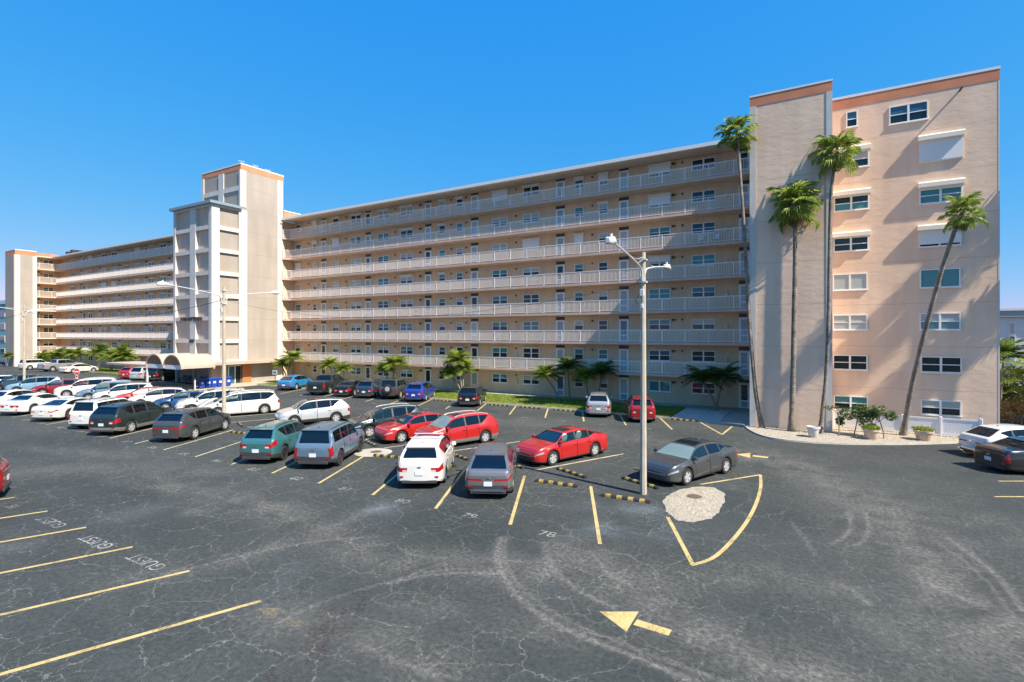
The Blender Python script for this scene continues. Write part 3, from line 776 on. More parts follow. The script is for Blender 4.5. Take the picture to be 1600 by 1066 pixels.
def door_mesh(w):
    b = MB(); h = 2.05; t = 0.07
    b.box(0, t, -0.07, -0.002, 0, h); b.box(w - t, w, -0.07, -0.002, 0, h); b.box(t, w - t, -0.07, -0.002, h - t, h)
    x0, x1 = t + 0.01, w - t - 0.01
    ring(b, x0, x1, 0.02, h - t - 0.01, 0.08, -0.06, -0.02)
    b.box(x0 + 0.08, x1 - 0.08, -0.058, -0.02, 0.55, 0.66)
    return b.mesh('door', M_FRAME)
def door(s0, z0, w, n, rz=0.0):
    w = round(w, 2)
    o = link('door', cached(WC, ('d', w), lambda: door_mesh(w)), BLD, Vector((s0, n, z0)) - BO, rz)
    r = wr.random()
    m = M_DOORPANE if r < 0.5 else (G_DARK if r < 0.75 else (G_BLUE if r < 0.85 else G_BLIND))
    link('pane', cached(WC, ('dp', w, m.name), lambda: pane_mesh(w - 0.32, 1.22, m)), o, (0.16, -0.02, 0.66))
    link('kick_panel', cached(WC, ('dk', w, m.name), lambda: pane_mesh(w - 0.32, 0.45, M_DOORPANE)), o, (0.16, -0.02, 0.10))
    link('transom', cached(WC, ('dt', w), lambda: pane_mesh(w + 0.02, 0.30, M_TRANS)), o, (-0.01, -0.005, 2.06))
    link('door_handle', cached(WC, ('dh',), lambda: MB().box(0, 0.03, -0.11, -0.06, 0, 0.12).mesh('door_handle', M_DARK)), o, (w - 0.15, 0, 0.95))
    return o
def rail_path(z, pts, first_post=0.0, pitch=1.857):
    """one storey's railing along a polyline: rails and posts, with its balusters as a joined sub-part"""
    b = MB(); bb = MB()
    for i in range(len(pts) - 1):
        p, q = Vector(pts[i]), Vector(pts[i + 1]); d = q - p; ln = d.length; d.normalize(); n = Vector((-d.y, d.x))
        def bar(mb, t0, t1, hw, z0, z1):
            c = [p + d * t0 - n * hw, p + d * t1 - n * hw, p + d * t1 + n * hw, p + d * t0 + n * hw]
            k = len(mb.v)
            for zz in (z0, z1):
                for v in c: mb.v.append((v.x, v.y, zz))
            for f in ((0, 1, 5, 4), (1, 2, 6, 5), (2, 3, 7, 6), (3, 0, 4, 7), (4, 5, 6, 7), (3, 2, 1, 0)): mb.face([k + j for j in f])
        bar(b, 0, ln, 0.03, z + 1.02, z + 1.07)
        bar(b, 0, ln, 0.02, z + 0.10, z + 0.135)
        t = first_post if i == 0 else 0.03
        while t < ln:
            bar(b, t - 0.028, t + 0.028, 0.026, z, z + 1.02); t += pitch
        t = 0.06
        while t < ln - 0.03:
            k = len(bb.v); w = 0.0135
            c = [p + d * (t - w) - n * w, p + d * (t + w) - n * w, p + d * (t + w) + n * w, p + d * (t - w) + n * w]
            for zz in (z + 0.135, z + 1.02):
                for v in c: bb.v.append((v.x, v.y, zz))
            for f in ((0, 1, 5, 4), (1, 2, 6, 5), (2, 3, 7, 6), (3, 0, 4, 7)): bb.face([k + j for j in f])
            t += 0.122
    o = part('railing', b, M_RAIL)
    tag(bb.build('baluster', M_RAIL, o), kind='stuff')

# --- long gallery wing
RN, WN = 43.8, 45.1
part('wall', MB().box(-68.4, -3.3, WN, 60, 0, 21.0), M_WARM)
part('wall', MB().box(-68.3, -60.08, 43.45, WN - 0.003, 0, 21.0), M_WARM)
for k in range(1, 8):
    z = k * FL
    b = MB()
    pr = [(-60.0, WN), (-60.0, 43.0), (-59.0, RN - 0.08), (-3.3, RN - 0.08), (-3.3, WN)]
    lo = [b.vert((x, y, z - 0.2)) for x, y in pr]; hi = [b.vert((x, y, z)) for x, y in pr]
    b.face(lo, 0); b.face(hi[::-1], 0)
    for i in range(1, 3): b.face((lo[i], lo[i + 1], hi[i + 1], hi[i]) if i else (), 1)
    part('gallery_slab', b, [M_SLAB, M_SLABEDGE])
    rail_path(z, [(-60.0, 43.06), (-59.0, RN), (-3.32, RN)], 0.3)
part('roof', MB().box(-60, -3.3, 43.1, 60, 21.02, 21.2), M_SLAB)
part('roof_edge', MB().box(-59.9, -3.32, 43.0, 43.098, 21.02, 21.32).box(-59.9, -3.32, 43.1, 60, 21.203, 21.28), M_CAP)
openings = [('d', -61.78, 0.54), ('w', -59.71, 1.08), ('w', -56.24, 0.75), ('d', -54.66, 0.91), ('w', -52.49, 1.14), ('w', -49.2, 1.75), ('d', -46.73, 0.89), ('w', -44.65, 1.78), ('w', -41.05, 1.85), ('d', -37.42, 0.89), ('w', -35.43, 0.9), ('w', -33.05, 0.88), ('d', -31.15, 0.93), ('w', -28.43, 1.82), ('w', -24.78, 1.82), ('d', -21.16, 0.91), ('w', -19.21, 0.9), ('w', -16.81, 0.9), ('d', -14.86, 0.89), ('w', -12.15, 1.85), ('w', -8.52, 1.87), ('d', -4.86, 0.8)]
shut = {8: {2: 0.5, 4: 'box', 5: 'box', 7: 'box', 8: 'box', 10: 'box', 11: 0.15, 13: 1.0, 14: 'box', 16: 0.2, 17: 0.6, 19: 0.75},
        7: {2: 0.3, 4: 1.0, 8: 'box', 10: 'box', 17: 'box', 19: 0.8}, 6: {1: 1.0, 14: 1.0, 16: 0.9}, 5: {8: 'box', 10: 'box', 19: 0.4}, 4: {}, 3: {}, 2: {11: 'box', 13: 'box', 14: 'box', 16: 'box'}, 1: {}}
for k in range(1, 9):
    z = (k - 1) * FL
    for i, (t, s, w) in enumerate(openings):
        if i == 0: continue
        if k == 1 and i in (1,): continue
        if t == 'd': door(s, z + (0.09 if k == 1 else 0), w, WN)
        else:
            sh = shut[k].get(i)
            window(s, z + 1.07 - (0.1 if k == 2 and i in (13, 14, 16) else 0), w, 0.92 + (0.12 if k == 2 and i in (13, 14, 16) else 0), WN, slide=(k == 1 and i == 19), shut=sh, boxh=0.12 if k == 2 else 0.24, boxd=0.2,
                   up=G_TEAL if (k in (4, 5) and i in (13, 10)) else (G_BLIND if i in (4, 5) and k in (2, 3, 4, 5, 6) else None), lo=G_DARK if not (i in (4, 5) and k in (5, 6)) else G_BLIND)
light_me = MB().box(-0.07, 0.07, -0.16, -0.002, 0, 0.07).box(-0.04, 0.04, -0.13, -0.03, -0.07, -0.002).mesh('wall_light', M_DARK)
lamp2_me = MB().box(-0.13, 0.13, -0.22, -0.002, 0, 0.07).box(-0.05, 0.05, -0.2, -0.08, -0.12, -0.002).box(0.10, 0.26, -0.18, -0.1, -0.02, 0.03).mesh('wall_light', M_DARK)
meter_me = MB().bbox(-0.1, 0.1, -0.14, -0.002, 0, 0.42, 0.02).box(-0.06, 0.06, -0.16, -0.141, 0.2, 0.34).mesh('meter_box', M_METER)
for k in range(1, 9):
    z = (k - 1) * FL
    for i, s in enumerate((-57.08, -50.05, -41.86, -38.05, -33.72, -31.73, -25.58, -17.42, -10.04, -9.3)):
        link('wall_light', lamp2_me if i in (3, 8) else light_me, BLD, Vector((s, WN, z + 1.93)) - BO)
    for s in ((-50.05, -25.5, -5.79) if k < 6 else (-5.79,)):
        link('meter_box', meter_me, BLD, Vector((s, WN, z + 1.10)) - BO)

# --- far left wing, its return and its end tower
LN, LW = 42.4, 43.9
part('wall', MB().box(-131, -68.4, LW, 58, 0, 21.0), M_WARM)
part('wall', MB().box(-137, -131, 39.4, 58, 0, 21.0), M_WARM)
for k in range(1, 8):
    z = k * FL
    b = MB()
    b.box(-128.45, -68.4, LN - 0.08, LW, z - 0.2, z); b.box(-131, -128.455, 39.4, LW, z - 0.2, z)
    o = part('gallery_slab', b, M_SLAB)
    rail_path(z, [(-128.38, 39.42), (-128.38, LN), (-68.4, LN)], 0.4)
part('roof', MB().box(-128.6, -68.4, LN - 0.6, 58, 21.02, 21.2).box(-131, -128.602, 39.4, 58, 21.02, 21.2), M_SLAB)
part('roof_edge', MB().box(-128.6, -68.4, LN - 0.66, LN - 0.602, 21.08, 21.3), M_CAP)
part('parapet', MB().box(-137, -128.62, 39.42, 46, 21.203, 21.75), M_BAND)
lw = [('w', -125.9, 1.8), ('d', -121.9, 0.85), ('w', -120.6, 1.1), ('w', -118.3, 1.8), ('d', -114.0, 0.85), ('w', -112.7, 1.76), ('w', -109.0, 1.85), ('d', -106.6, 0.85), ('w', -104.2, 1.8), ('w', -100.4, 1.76), ('d', -97.1, 0.85), ('w', -95.7, 1.65), ('w', -92.1, 1.7), ('d', -89.8, 0.85), ('w', -87.6, 1.8), ('d', -83.5, 0.85), ('w', -81.5, 1.8), ('w', -77.6, 1.8), ('d', -74.5, 0.85)]
for k in range(1, 9):
    z = (k - 1) * FL
    for i, (t, s, w) in enumerate(lw):
        if t == 'd': door(s, z + (0.09 if k == 1 else 0), w, LW)
        else:
            sh = None
            if k in (8, 7, 6) and wr.random() < 0.6: sh = 'box' if wr.random() < 0.75 else 0.8
            elif k < 6 and wr.random() < 0.2: sh = 'box'
            window(s, z + 1.07, w, 0.92, LW, shut=sh, boxd=0.2)
    window(-131, z + 1.07, 1.6, 0.92, 41.6, rz=R(90)).location = Vector((-131, 41.2, z + 1.07)) - BO
    dd = door(-131, z, 0.85, 39.8, R(90))
    link('wall_light', light_me, BLD, Vector((-131, 40.9, z + 1.93)) - BO, rz=R(90))
for s, o in ((-128.4, 0),):
    part('end_tower', MB().box(-133.3, -128.4, 36.3, 39.4, 0, 21.0), M_PINK)
    part('parapet', MB().box(-133.3, -128.4, 36.3, 39.4, 21.003, 21.85), M_BAND)
    part('roof_edge', MB().box(-133.33, -128.37, 36.27, 39.4, 21.853, 22.0), M_CAP)
    part('corner_trim', MB().box(-128.397, -128.3, 36.24, 37.0, 0, 21.0).box(-128.9, -128.397, 36.2, 36.297, 0, 21.0).box(-128.397, -128.3, 38.8, 39.44, 0, 21.0), M_TRIM)

# --- centre tower: panelled front block and taller shaft behind it
F0, F1, TS0, TS1 = 34.0, 37.55, -68.3, -60.0
part('front_block', MB().box(TS0, TS1 - 0.28, F0 + 0.36, F1, 2.82, 21.3), M_PANEL)
cols = [(-68.3, -67.85), (-64.6, -63.4), (-60.6, -60.0)]
b = MB()
for x0, x1 in cols: b.box(x0, x1, F0, F0 + 0.357, 2.82, 21.3)
rows = [(2.82, 3.0)] + [(k * FL - 0.36, k * FL + 0.1) for k in range(2, 8)] + [(21.05, 21.3)]
for x0, x1 in ((-67.85, -64.6), (-63.4, -60.6)):
    for z0, z1 in rows: b.box(x0 + 0.002, x1 - 0.002, F0 + 0.02, F0 + 0.357, z0, z1)
part('front_trim', b, M_TRIM)
b = MB()
b.box(TS1 - 0.277, TS1, F0 + 0.36, F0 + 0.95, 2.82, 21.3); b.box(TS1 - 0.277, TS1 + 0.02, 37.3, 38.35, 2.82, 21.3)
for z0, z1 in rows: b.box(TS1 - 0.277, TS1 - 0.015, F0 + 0.952, 37.298, z0, z1)
part('side_trim', b, M_TRIM)
pr_ = rows
for j in range(len(rows) - 1):
    z0, z1 = rows[j][1] + 0.004, rows[j + 1][0] - 0.004
    for x0, x1 in ((-67.85, -64.6), (-63.4, -60.6)):
        part('wall_panel', MB().box(x0 + 0.01, x1 - 0.01, F0 + 0.325, F0 + 0.358, z0, z1), M_PANEL)
    part('wall_panel', MB().box(TS1 - 0.278, TS1 - 0.245, F0 + 0.96, 37.29, z0, z1), M_PINK)
part('block_roof', MB().box(TS0 - 0.35, TS1 + 0.35, F0 - 0.35, F1, 21.303, 21.62), M_BLUECAP)
part('shaft', MB().box(TS0 - 0.1, TS1 - 0.02, F1 + 0.003, 43.4, 0, 26.2), M_PINK)
b = MB()
b.box(TS0 - 0.1, -67.9, F1 - 0.1, F1, 21.63, 26.2); b.box(-64.6, -63.5, F1 - 0.1, F1, 21.63, 26.2); b.box(-60.3, TS1 - 0.02, F1 - 0.1, F1, 21.63, 26.2)
b.box(-67.9, -64.6, F1 - 0.09, F1, 23.7, 24.25); b.box(-63.5, -60.3, F1 - 0.09, F1, 23.7, 24.25)
b.box(TS1 - 0.018, TS1 + 0.05, F1 - 0.1, 38.2, 21.63, 26.2); b.box(TS1 - 0.018, TS1 + 0.05, 42.5, 43.3, 2.82, 26.2)
part('shaft_trim', b, M_TRIM)
part('parapet', MB().box(TS0 - 0.1, TS1, F1 - 0.02, 43.42, 26.203, 26.85), M_BAND)
part('roof_edge', MB().box(TS0 - 0.13, TS1 + 0.03, F1 - 0.05, 43.45, 26.853, 27.0), M_CAP)
part('parapet', MB().box(-60.9, -60.05, 43.5, 56, 21.283, 22.35), M_BAND)
part('roof_edge', MB().box(-60.95, -59.98, 43.45, 56, 22.353, 22.45), M_CAP)
part('downpipe', MB().tube([(-59.9, 43.05, 20.6), (-59.9, 43.05, 0.1)], 0.06, 8).box(-60.0, -59.75, 42.9, 43.2, 20.6, 20.85), M_TRIM)
# rooftop aerials
b = MB()
for x, y, z, h in ((-60.6, 38.0, 27.0, 0.35), (-60.5, 39.8, 27.0, 0.3), (-60.7, 41.6, 27.0, 0.3)):
    b.tube([(x, y, z), (x, y, z + h)], 0.03, 5); b.box(x - 0.5, x + 0.5, y - 0.02, y + 0.02, z + h, z + h + 0.05); b.box(x - 0.02, x + 0.02, y - 0.4, y + 0.4, z + h + 0.055, z + h + 0.09)
part('roof_aerial', b, M_LAMP)
b = MB()
for i, (x, y, z, w, h) in enumerate(((-66.2, 35.4, 21.62, 0.7, 0.45), (-65.0, 35.6, 21.62, 0.5, 0.6), (-63.2, 36.0, 21.62, 0.35, 0.4))): b.bbox(x, x + w, y, y + w, z, z + h, 0.04)
part('roof_equipment', b, M_DARK)
b = MB()
for x, y, w, h in ((-127.5, 43.5, 1.2, 0.9), (-125.4, 43.5, 1.0, 1.1), (-123.2, 43.6, 1.3, 0.8), (-119.5, 43.6, 2.5, 0.5)): b.bbox(x, x + w, y, y + w, 21.2, 21.2 + h + 0.3, 0.05)
part('roof_equipment', b, M_DARK)

# ground floor of the centre tower: grey screens, entrance, orange tile panel
part('ground_wall', MB().box(-68.2, -60.35, 34.6, 37.5, 0.12, 2.815), M_PANEL)
M_SCREEN = mat('grey_screen_panel', (0.33, 0.31, 0.29), 0.8, var=0.06)
for x0, x1 in ((-68.0, -64.6), (-64.3, -60.9)):
    part('screen_panel', MB().box(x0, x1, 34.5, 34.597, 0.16, 2.5), M_SCREEN)
part('column', MB().bbox(-68.3, -68.02, 34.2, 34.498, 0.125, 2.5), M_TRIM)
part('column', MB().bbox(-64.58, -64.32, 34.3, 34.58, 0.125, 2.5), M_TRIM)
part('column', MB().bbox(-60.6, -60.05, 34.0, 34.72, 0.125, 2.5), M_WALK)
part('column', MB().bbox(-59.95, -59.75, 35.0, 35.25, 0.125, 2.5), M_TRIM)
part('ground_wall', MB().box(-60.3, -60.06, 38.9, 42.95, 0.12, 2.5), M_WARM)
part('tile_panel', MB().box(-60.05, -59.9, 37.75, 38.85, 0.12, 2.35), M_ORANGE)
dr = part('door', MB().box(-60.12, -60.02, 36.0, 36.08, 0.13, 2.3).box(-60.12, -60.02, 36.8, 36.88, 0.13, 2.3).box(-60.12, -60.02, 37.6, 37.7, 0.13, 2.3).box(-60.12, -60.02, 36.08, 37.6, 2.2, 2.3), M_FRAME)
MB().box(-60.10, -60.07, 36.09, 36.79, 0.14, 2.19).build('pane', G_BLUE, dr)
MB().box(-60.10, -60.07, 36.89, 37.59, 0.14, 2.19).build('pane', G_DARK, dr)
part('column', MB().bbox(-60.3, -59.97, 42.4, 43.25, 0.125, 2.5), M_TRIM)
# flat canopy and the two barrel vaults over the drive
part('canopy', MB().box(-60.35, -58.4, 31.7, 43.2, 2.5, 2.815).box(-69, -58.42, 31.702, 34.3, 2.502, 2.812), M_CANOPY)
part('canopy', MB().box(-72.0, -62.5, 28.4, 31.698, 2.5, 2.72), M_CANOPY)
for c in (-57.0, -60.6):
    b = MB(); n = 18; r_o, zc = 1.8, 2.5
    sec = []
    for i in range(n + 1):
        a = math.pi * i / n
        sec.append((c - r_o * math.cos(a), zc + 1.45 * math.sin(a), c - (r_o - 0.12) * math.cos(a), zc + 1.33 * math.sin(a)))
    for i in range(n):
        p, q = sec[i], sec[i + 1]
        y0, y1 = 28.2, 31.695
        b.poly([(p[0], y0, p[1]), (q[0], y0, q[1]), (q[0], y1, q[1]), (p[0], y1, p[1])], 0)
        b.poly([(p[2], y0, p[3]), (p[2], y1, p[3]), (q[2], y1, q[3]), (q[2], y0, q[3])], 0)
        b.poly([(p[0], y0, p[1]), (p[2], y0, p[3]), (q[2], y0, q[3]), (q[0], y0, q[1])], 0)
        b.poly([(p[0], y1, p[1]), (q[0], y1, q[1]), (q[2], y1, q[3]), (p[2], y1, p[3])], 0)
    part('canopy_vault', b, M_CANOPY, smooth=True, angle=40)
    part('vault_beam', MB().box(c - 1.66, c + 1.66, 28.35, 28.5, 2.42, 2.85), M_CAP)
    b = MB()
    b.box(c - 1.8, c + 1.8, 28.2, 28.345, 2.28, 2.41)
    part('vault_beam', MB().box(c - 1.78, c + 1.78, 31.5, 31.65, 2.35, 2.49), M_CANOPY)
for x in (-62.4,):
    part('column', MB().bbox(x - 0.09, x + 0.09, 28.3, 28.5, 0.125, 2.42), M_TRIM)
# --- right tower and end block
part('tower', MB().box(-3.3, 1.25, 36.8, 50, 0, 20.9), M_END)
part('parapet', MB().box(-3.32, 1.27, 36.78, 50, 20.903, 21.5), M_BAND)
part('roof_edge', MB().box(-3.34, 1.29, 36.76, 50, 21.503, 21.62), M_CAP)
part('corner_trim', MB().box(-3.32, -2.95, 36.775, 36.798, 0, 20.9).box(0.95, 1.27, 36.775, 36.798, 0, 20.9).box(1.253, 1.27, 36.8, 37.15, 0, 20.9).box(-3.32, -3.303, 36.8, 37.1, 0, 20.9), M_TRIM)
part('end_block', MB().box(1.253, 9.7, 40.3, 62, 0, 21.0), M_END)
part('parapet', MB().box(1.3, 9.72, 40.28, 62, 21.003, 21.62), M_BAND)
part('roof_edge', MB().box(1.3, 9.74, 40.26, 62, 21.623, 21.78), M_CAP)
part('corner_trim', MB().box(9.64, 9.715, 40.29, 40.298, 0, 21.0).box(9.703, 9.715, 40.3, 40.4, 0, 21.0), M_TRIM)
part('drain_spout', MB().tube([(7.9, 40.3, 20.75), (7.9, 39.75, 20.72)], 0.055, 8), M_DARK)
E_W = [(2.16, 19.66, 0.63, 1.04, None, None, False), (4.46, 19.38, 1.95, 1.14, None, None, False),
       (1.55, 16.97, 1.85, 1.05, 'box', (G_BLIND, G_DARK), False), (5.98, 16.74, 2.05, 1.26, 1.0, (G_DARK, G_DARK), False),
       (1.48, 14.19, 1.92, 0.98, 0.1, (G_DARK, G_TEAL), False), (5.98, 14.12, 2.05, 0.98, 0.16, (G_TEAL, G_TEAL), False),
       (1.46, 11.52, 1.92, 0.92, 'box', (G_DARK, G_DARK), False), (5.95, 11.44, 2.02, 1.02, 0.84, (G_DARK, G_DARK), False),
       (1.42, 8.96, 1.9, 1.08, None, (G_BLIND, G_BLIND), True), (6.0, 8.92, 1.94, 1.15, None, (G_TEAL, G_TEAL), True),
       (1.42, 6.34, 1.9, 1.0, None, (G_BLIND, G_BLIND), False), (6.0, 6.32, 1.95, 1.04, None, (G_BLIND, G_TEAL), False),
       (1.42, 3.71, 1.9, 0.98, None, (G_DARK, G_DARK), False), (6.05, 3.70, 1.95, 0.98, None, (G_DARK, G_DARK), False),
       (1.47, 1.05, 1.88, 0.95, None, (G_TEAL, G_DARK), False), (6.05, 1.08, 1.92, 0.93, None, (G_BLIND, G_DARK), False)]
for s, z, w, h, sh, pn, sl in E_W:
    up, lo = pn if pn else (G_BLUE, G_DARK)
    window(s, z, w, h, 40.3, dbl=w > 1, slide=sl, depth=0.06, shut=sh, boxd=0.34, boxh=0.33, up=up, lo=lo)

# ------------------------------------------------------------------ cars
def pchip(pts):
    xs = [p[0] for p in pts]; ys = [p[1] for p in pts]; n = len(xs)
    h = [xs[i + 1] - xs[i] for i in range(n - 1)]; d = [(ys[i + 1] - ys[i]) / h[i] for i in range(n - 1)]
    m = [d[0]] + [0.0] * (n - 2) + [d[-1]]
    for i in range(1, n - 1):
        if d[i - 1] * d[i] > 0:
            w1, w2 = 2 * h[i] + h[i - 1], h[i] + 2 * h[i - 1]
            m[i] = (w1 + w2) / (w1 / d[i - 1] + w2 / d[i])
    def f(x):
        if x <= xs[0]: return ys[0]
        if x >= xs[-1]: return ys[-1]
        i = max(j for j in range(n - 1) if xs[j] <= x)
        t = (x - xs[i]) / h[i]
        return ((1 + 2 * t) * (1 - t) ** 2) * ys[i] + t * (1 - t) ** 2 * h[i] * m[i] + t * t * (3 - 2 * t) * ys[i + 1] + t * t * (t - 1) * h[i] * m[i + 1]
    return f

# profiles: x from the rear bumper, z above ground
TYPES = {
 'crossover': dict(L=4.6, W=1.86, fo=0.93, wb=2.68, r=0.35, top=[(0, .97), (.03, 1.07), (.08, 1.13), (.15, 1.19), (.48, 1.52), (.66, 1.60), (.9, 1.64), (1.6, 1.68), (2.55, 1.64), (2.9, 1.57), (3.62, 1.10), (4.3, .95), (4.5, .84), (4.58, .74), (4.6, .66)],
   belt=[(0, .95), (.10, 1.08), (.3, 1.13), (1.3, 1.09), (3.4, .99), (4.2, .88), (4.5, .76), (4.6, .62)], roof=.565, ws=(2.9, 3.62), rw=(.16, .52), sg=(.72, 3.5), pil=[(1.28, 1.36), (2.17, 2.27)], doors=[(1.32, 2.22), (2.22, 3.25)], clad=True, rails=True, zs=.24),
 'boxy': dict(L=4.39, W=1.88, fo=0.86, wb=2.67, r=0.37, top=[(0, .98), (.03, 1.08), (.08, 1.14), (.12, 1.18), (.26, 1.66), (.40, 1.76), (1.2, 1.80), (2.35, 1.79), (2.65, 1.72), (3.2, 1.20), (4.1, 1.09), (4.3, .98), (4.37, .84), (4.39, .74)],
   belt=[(0, .97), (.1, 1.10), (.5, 1.13), (3.1, 1.10), (4.1, 1.01), (4.32, .86), (4.39, .70)], roof=.70, ws=(2.65, 3.2), rw=(.11, .30), sg=(.36, 3.1), pil=[(1.12, 1.24), (2.0, 2.1)], doors=[(1.2, 2.05), (2.05, 3.0)], clad=True, rails=True, zs=.26),
 'suv': dict(L=5.0, W=1.98, fo=0.98, wb=2.95, r=0.38, top=[(0, 1.04), (.04, 1.14), (.09, 1.20), (.16, 1.27), (.42, 1.62), (.65, 1.72), (1.6, 1.78), (2.75, 1.74), (3.15, 1.66), (3.85, 1.18), (4.65, 1.04), (4.9, .90), (4.98, .78), (5.0, .68)],
   belt=[(0, 1.02), (.10, 1.15), (.3, 1.20), (1.4, 1.16), (3.6, 1.06), (4.6, .94), (4.9, .80), (5.0, .64)], roof=.62, ws=(3.15, 3.85), rw=(.17, .48), sg=(.58, 3.72), pil=[(1.35, 1.45), (2.42, 2.52)], doors=[(1.42, 2.47), (2.47, 3.55)], clad=True, rails=True, zs=.25),
 'coupe_suv': dict(L=4.64, W=1.82, fo=0.92, wb=2.70, r=0.35, top=[(0, .88), (.04, 1.0), (.10, 1.05), (.22, 1.08), (.9, 1.42), (1.4, 1.52), (2.1, 1.56), (2.6, 1.53), (2.9, 1.47), (3.65, 1.05), (4.35, .92), (4.55, .80), (4.62, .70), (4.64, .62)],
   belt=[(0, .86), (.12, .99), (.5, 1.03), (3.4, .97), (4.3, .85), (4.55, .74), (4.64, .58)], roof=.58, ws=(2.9, 3.65), rw=(.22, .95), sg=(.75, 3.5), pil=[(1.3, 1.37), (2.2, 2.29)], doors=[(1.32, 2.25), (2.25, 3.25)], clad=True, rails=False, zs=.22),
 'sedan': dict(L=4.88, W=1.86, fo=0.95, wb=2.83, r=0.34, top=[(0, .82), (.05, .95), (.14, 1.02), (.70, 1.06), (1.35, 1.36), (1.7, 1.43), (2.3, 1.45), (2.75, 1.41), (3.0, 1.35), (3.72, 1.00), (4.55, .85), (4.78, .75), (4.86, .66), (4.88, .58)],
   belt=[(0, .80), (.12, .93), (.6, .99), (3.5, .93), (4.5, .79), (4.8, .68), (4.88, .54)], roof=.57, ws=(3.0, 3.72), rw=(.72, 1.38), sg=(1.0, 3.6), pil=[(1.42, 1.48), (2.30, 2.39)], doors=[(1.40, 2.35), (2.35, 3.4)], clad=False, rails=False, zs=.19),
 'coupe': dict(L=5.0, W=1.92, fo=0.95, wb=2.95, r=0.36, top=[(0, .92), (.04, 1.02), (.16, 1.06), (.75, 1.08), (1.45, 1.36), (1.8, 1.43), (2.3, 1.45), (2.65, 1.40), (3.35, 1.06), (4.6, .93), (4.9, .84), (4.98, .74), (5.0, .64)],
   belt=[(0, .88), (.12, .99), (.6, 1.03), (3.3, .98), (4.6, .88), (4.9, .76), (5.0, .60)], roof=.58, ws=(2.68, 3.35), rw=(.80, 1.45), sg=(1.45, 3.2), pil=[], doors=[(1.75, 3.2)], clad=False, rails=False, zs=.19),
 'fastback': dict(L=4.85, W=1.92, fo=0.88, wb=2.80, r=0.36, top=[(0, .84), (.05, .97), (.15, 1.03), (.55, 1.06), (1.5, 1.34), (1.9, 1.41), (2.4, 1.42), (2.8, 1.36), (3.5, 1.0), (4.5, .86), (4.75, .76), (4.83, .66), (4.85, .58)],
   belt=[(0, .82), (.12, .94), (.6, .99), (3.4, .94), (4.4, .82), (4.75, .70), (4.85, .54)], roof=.56, ws=(2.8, 3.5), rw=(.6, 1.5), sg=(.9, 3.38), pil=[(2.0, 2.05)], doors=[(1.75, 3.3)], clad=False, rails=False, zs=.19, blackpillars=True),
 'minivan': dict(L=5.18, W=2.02, fo=0.99, wb=3.09, r=0.36, top=[(0, .92), (.04, 1.02), (.10, 1.10), (.18, 1.2), (.42, 1.62), (.7, 1.74), (1.8, 1.79), (2.9, 1.74), (3.4, 1.62), (4.4, 1.08), (4.9, .93), (5.08, .82), (5.16, .72), (5.18, .64)],
   belt=[(0, .92), (.12, 1.04), (.5, 1.08), (4.1, .99), (4.85, .86), (5.08, .74), (5.18, .60)], roof=.70, ws=(3.4, 4.4), rw=(.14, .46), sg=(.40, 4.25), pil=[(1.32, 1.38), (2.62, 2.70)], doors=[(1.5, 2.66), (2.66, 3.9)], clad=False, rails=True, zs=.2),
 'pickup': dict(L=5.75, W=2.02, fo=0.95, wb=3.6, r=0.40, top=[(0, 1.20), (.03, 1.34), (.08, 1.36), (1.70, 1.36), (1.78, 1.42), (1.86, 1.80), (2.05, 1.92), (2.6, 1.95), (3.5, 1.93), (3.8, 1.84), (4.4, 1.36), (5.45, 1.22), (5.65, 1.10), (5.73, .96), (5.75, .84)],
   belt=[(0, 1.18), (.06, 1.30), (1.7, 1.31), (1.9, 1.24), (4.3, 1.24), (5.4, 1.12), (5.65, 1.0), (5.75, .8)], roof=.72, ws=(3.8, 4.4), rw=(1.76, 1.95), sg=(1.98, 4.3), pil=[(2.98, 3.08)], doors=[(1.98, 3.03), (3.03, 4.15)], clad=False, rails=False, zs=.34, bed=(.1, 1.68)),
 'offroader': dict(L=4.15, W=1.88, fo=0.72, wb=2.55, r=0.41, top=[(0, 1.02), (.02, 1.12), (.05, 1.18), (.08, 1.22), (.16, 1.74), (.26, 1.83), (1.2, 1.86), (2.15, 1.84), (2.35, 1.77), (2.7, 1.22), (3.9, 1.12), (4.08, 1.04), (4.14, .92), (4.15, .84)],
   belt=[(0, 1.0), (.06, 1.16), (.5, 1.17), (2.6, 1.15), (3.9, 1.05), (4.1, .94), (4.15, .8)], roof=.74, ws=(2.35, 2.7), rw=(.07, .20), sg=(.28, 2.6), pil=[(.95, 1.08), (1.68, 1.8)], doors=[(1.05, 1.75), (1.75, 2.5)], clad=True, rails=False, zs=.36, spare=True),
}
def variant(base, **kw): return dict(TYPES[base], **kw)
TYPES['rounded'] = variant('crossover', L=4.63, W=1.9, tl=(4, 5, .5, .30), clad=False, H=1.66)
TYPES['hatch'] = variant('crossover', L=4.55, W=1.84, tl=(5, 6, .55, .34), lowblack=2)
TYPES['premium'] = variant('suv', L=4.75, fo=.90, wb=2.78, W=1.92, r=.37, tl=(5, 5, .45, .36), lowblack=1,
   top=[(0, .98), (.04, 1.08), (.09, 1.14), (.16, 1.20), (.52, 1.52), (.75, 1.60), (1.6, 1.66), (2.65, 1.62), (3.0, 1.55), (3.72, 1.12), (4.42, .98), (4.65, .86), (4.73, .74), (4.75, .66)],
   belt=[(0, .96), (.10, 1.09), (.3, 1.14), (1.4, 1.10), (3.5, 1.01), (4.4, .90), (4.65, .77), (4.75, .62)], ws=(3.0, 3.72), rw=(.17, .56), sg=(.80, 3.6), pil=[(1.3, 1.38), (2.25, 2.35)], doors=[(1.32, 2.3), (2.3, 3.35)])
TYPES['boxy']['tl'] = (3, 6, .86, .10)
TYPES['boxy']['lowblack'] = 2
TYPES['minivan']['tl'] = (5, 6, .62, .16)
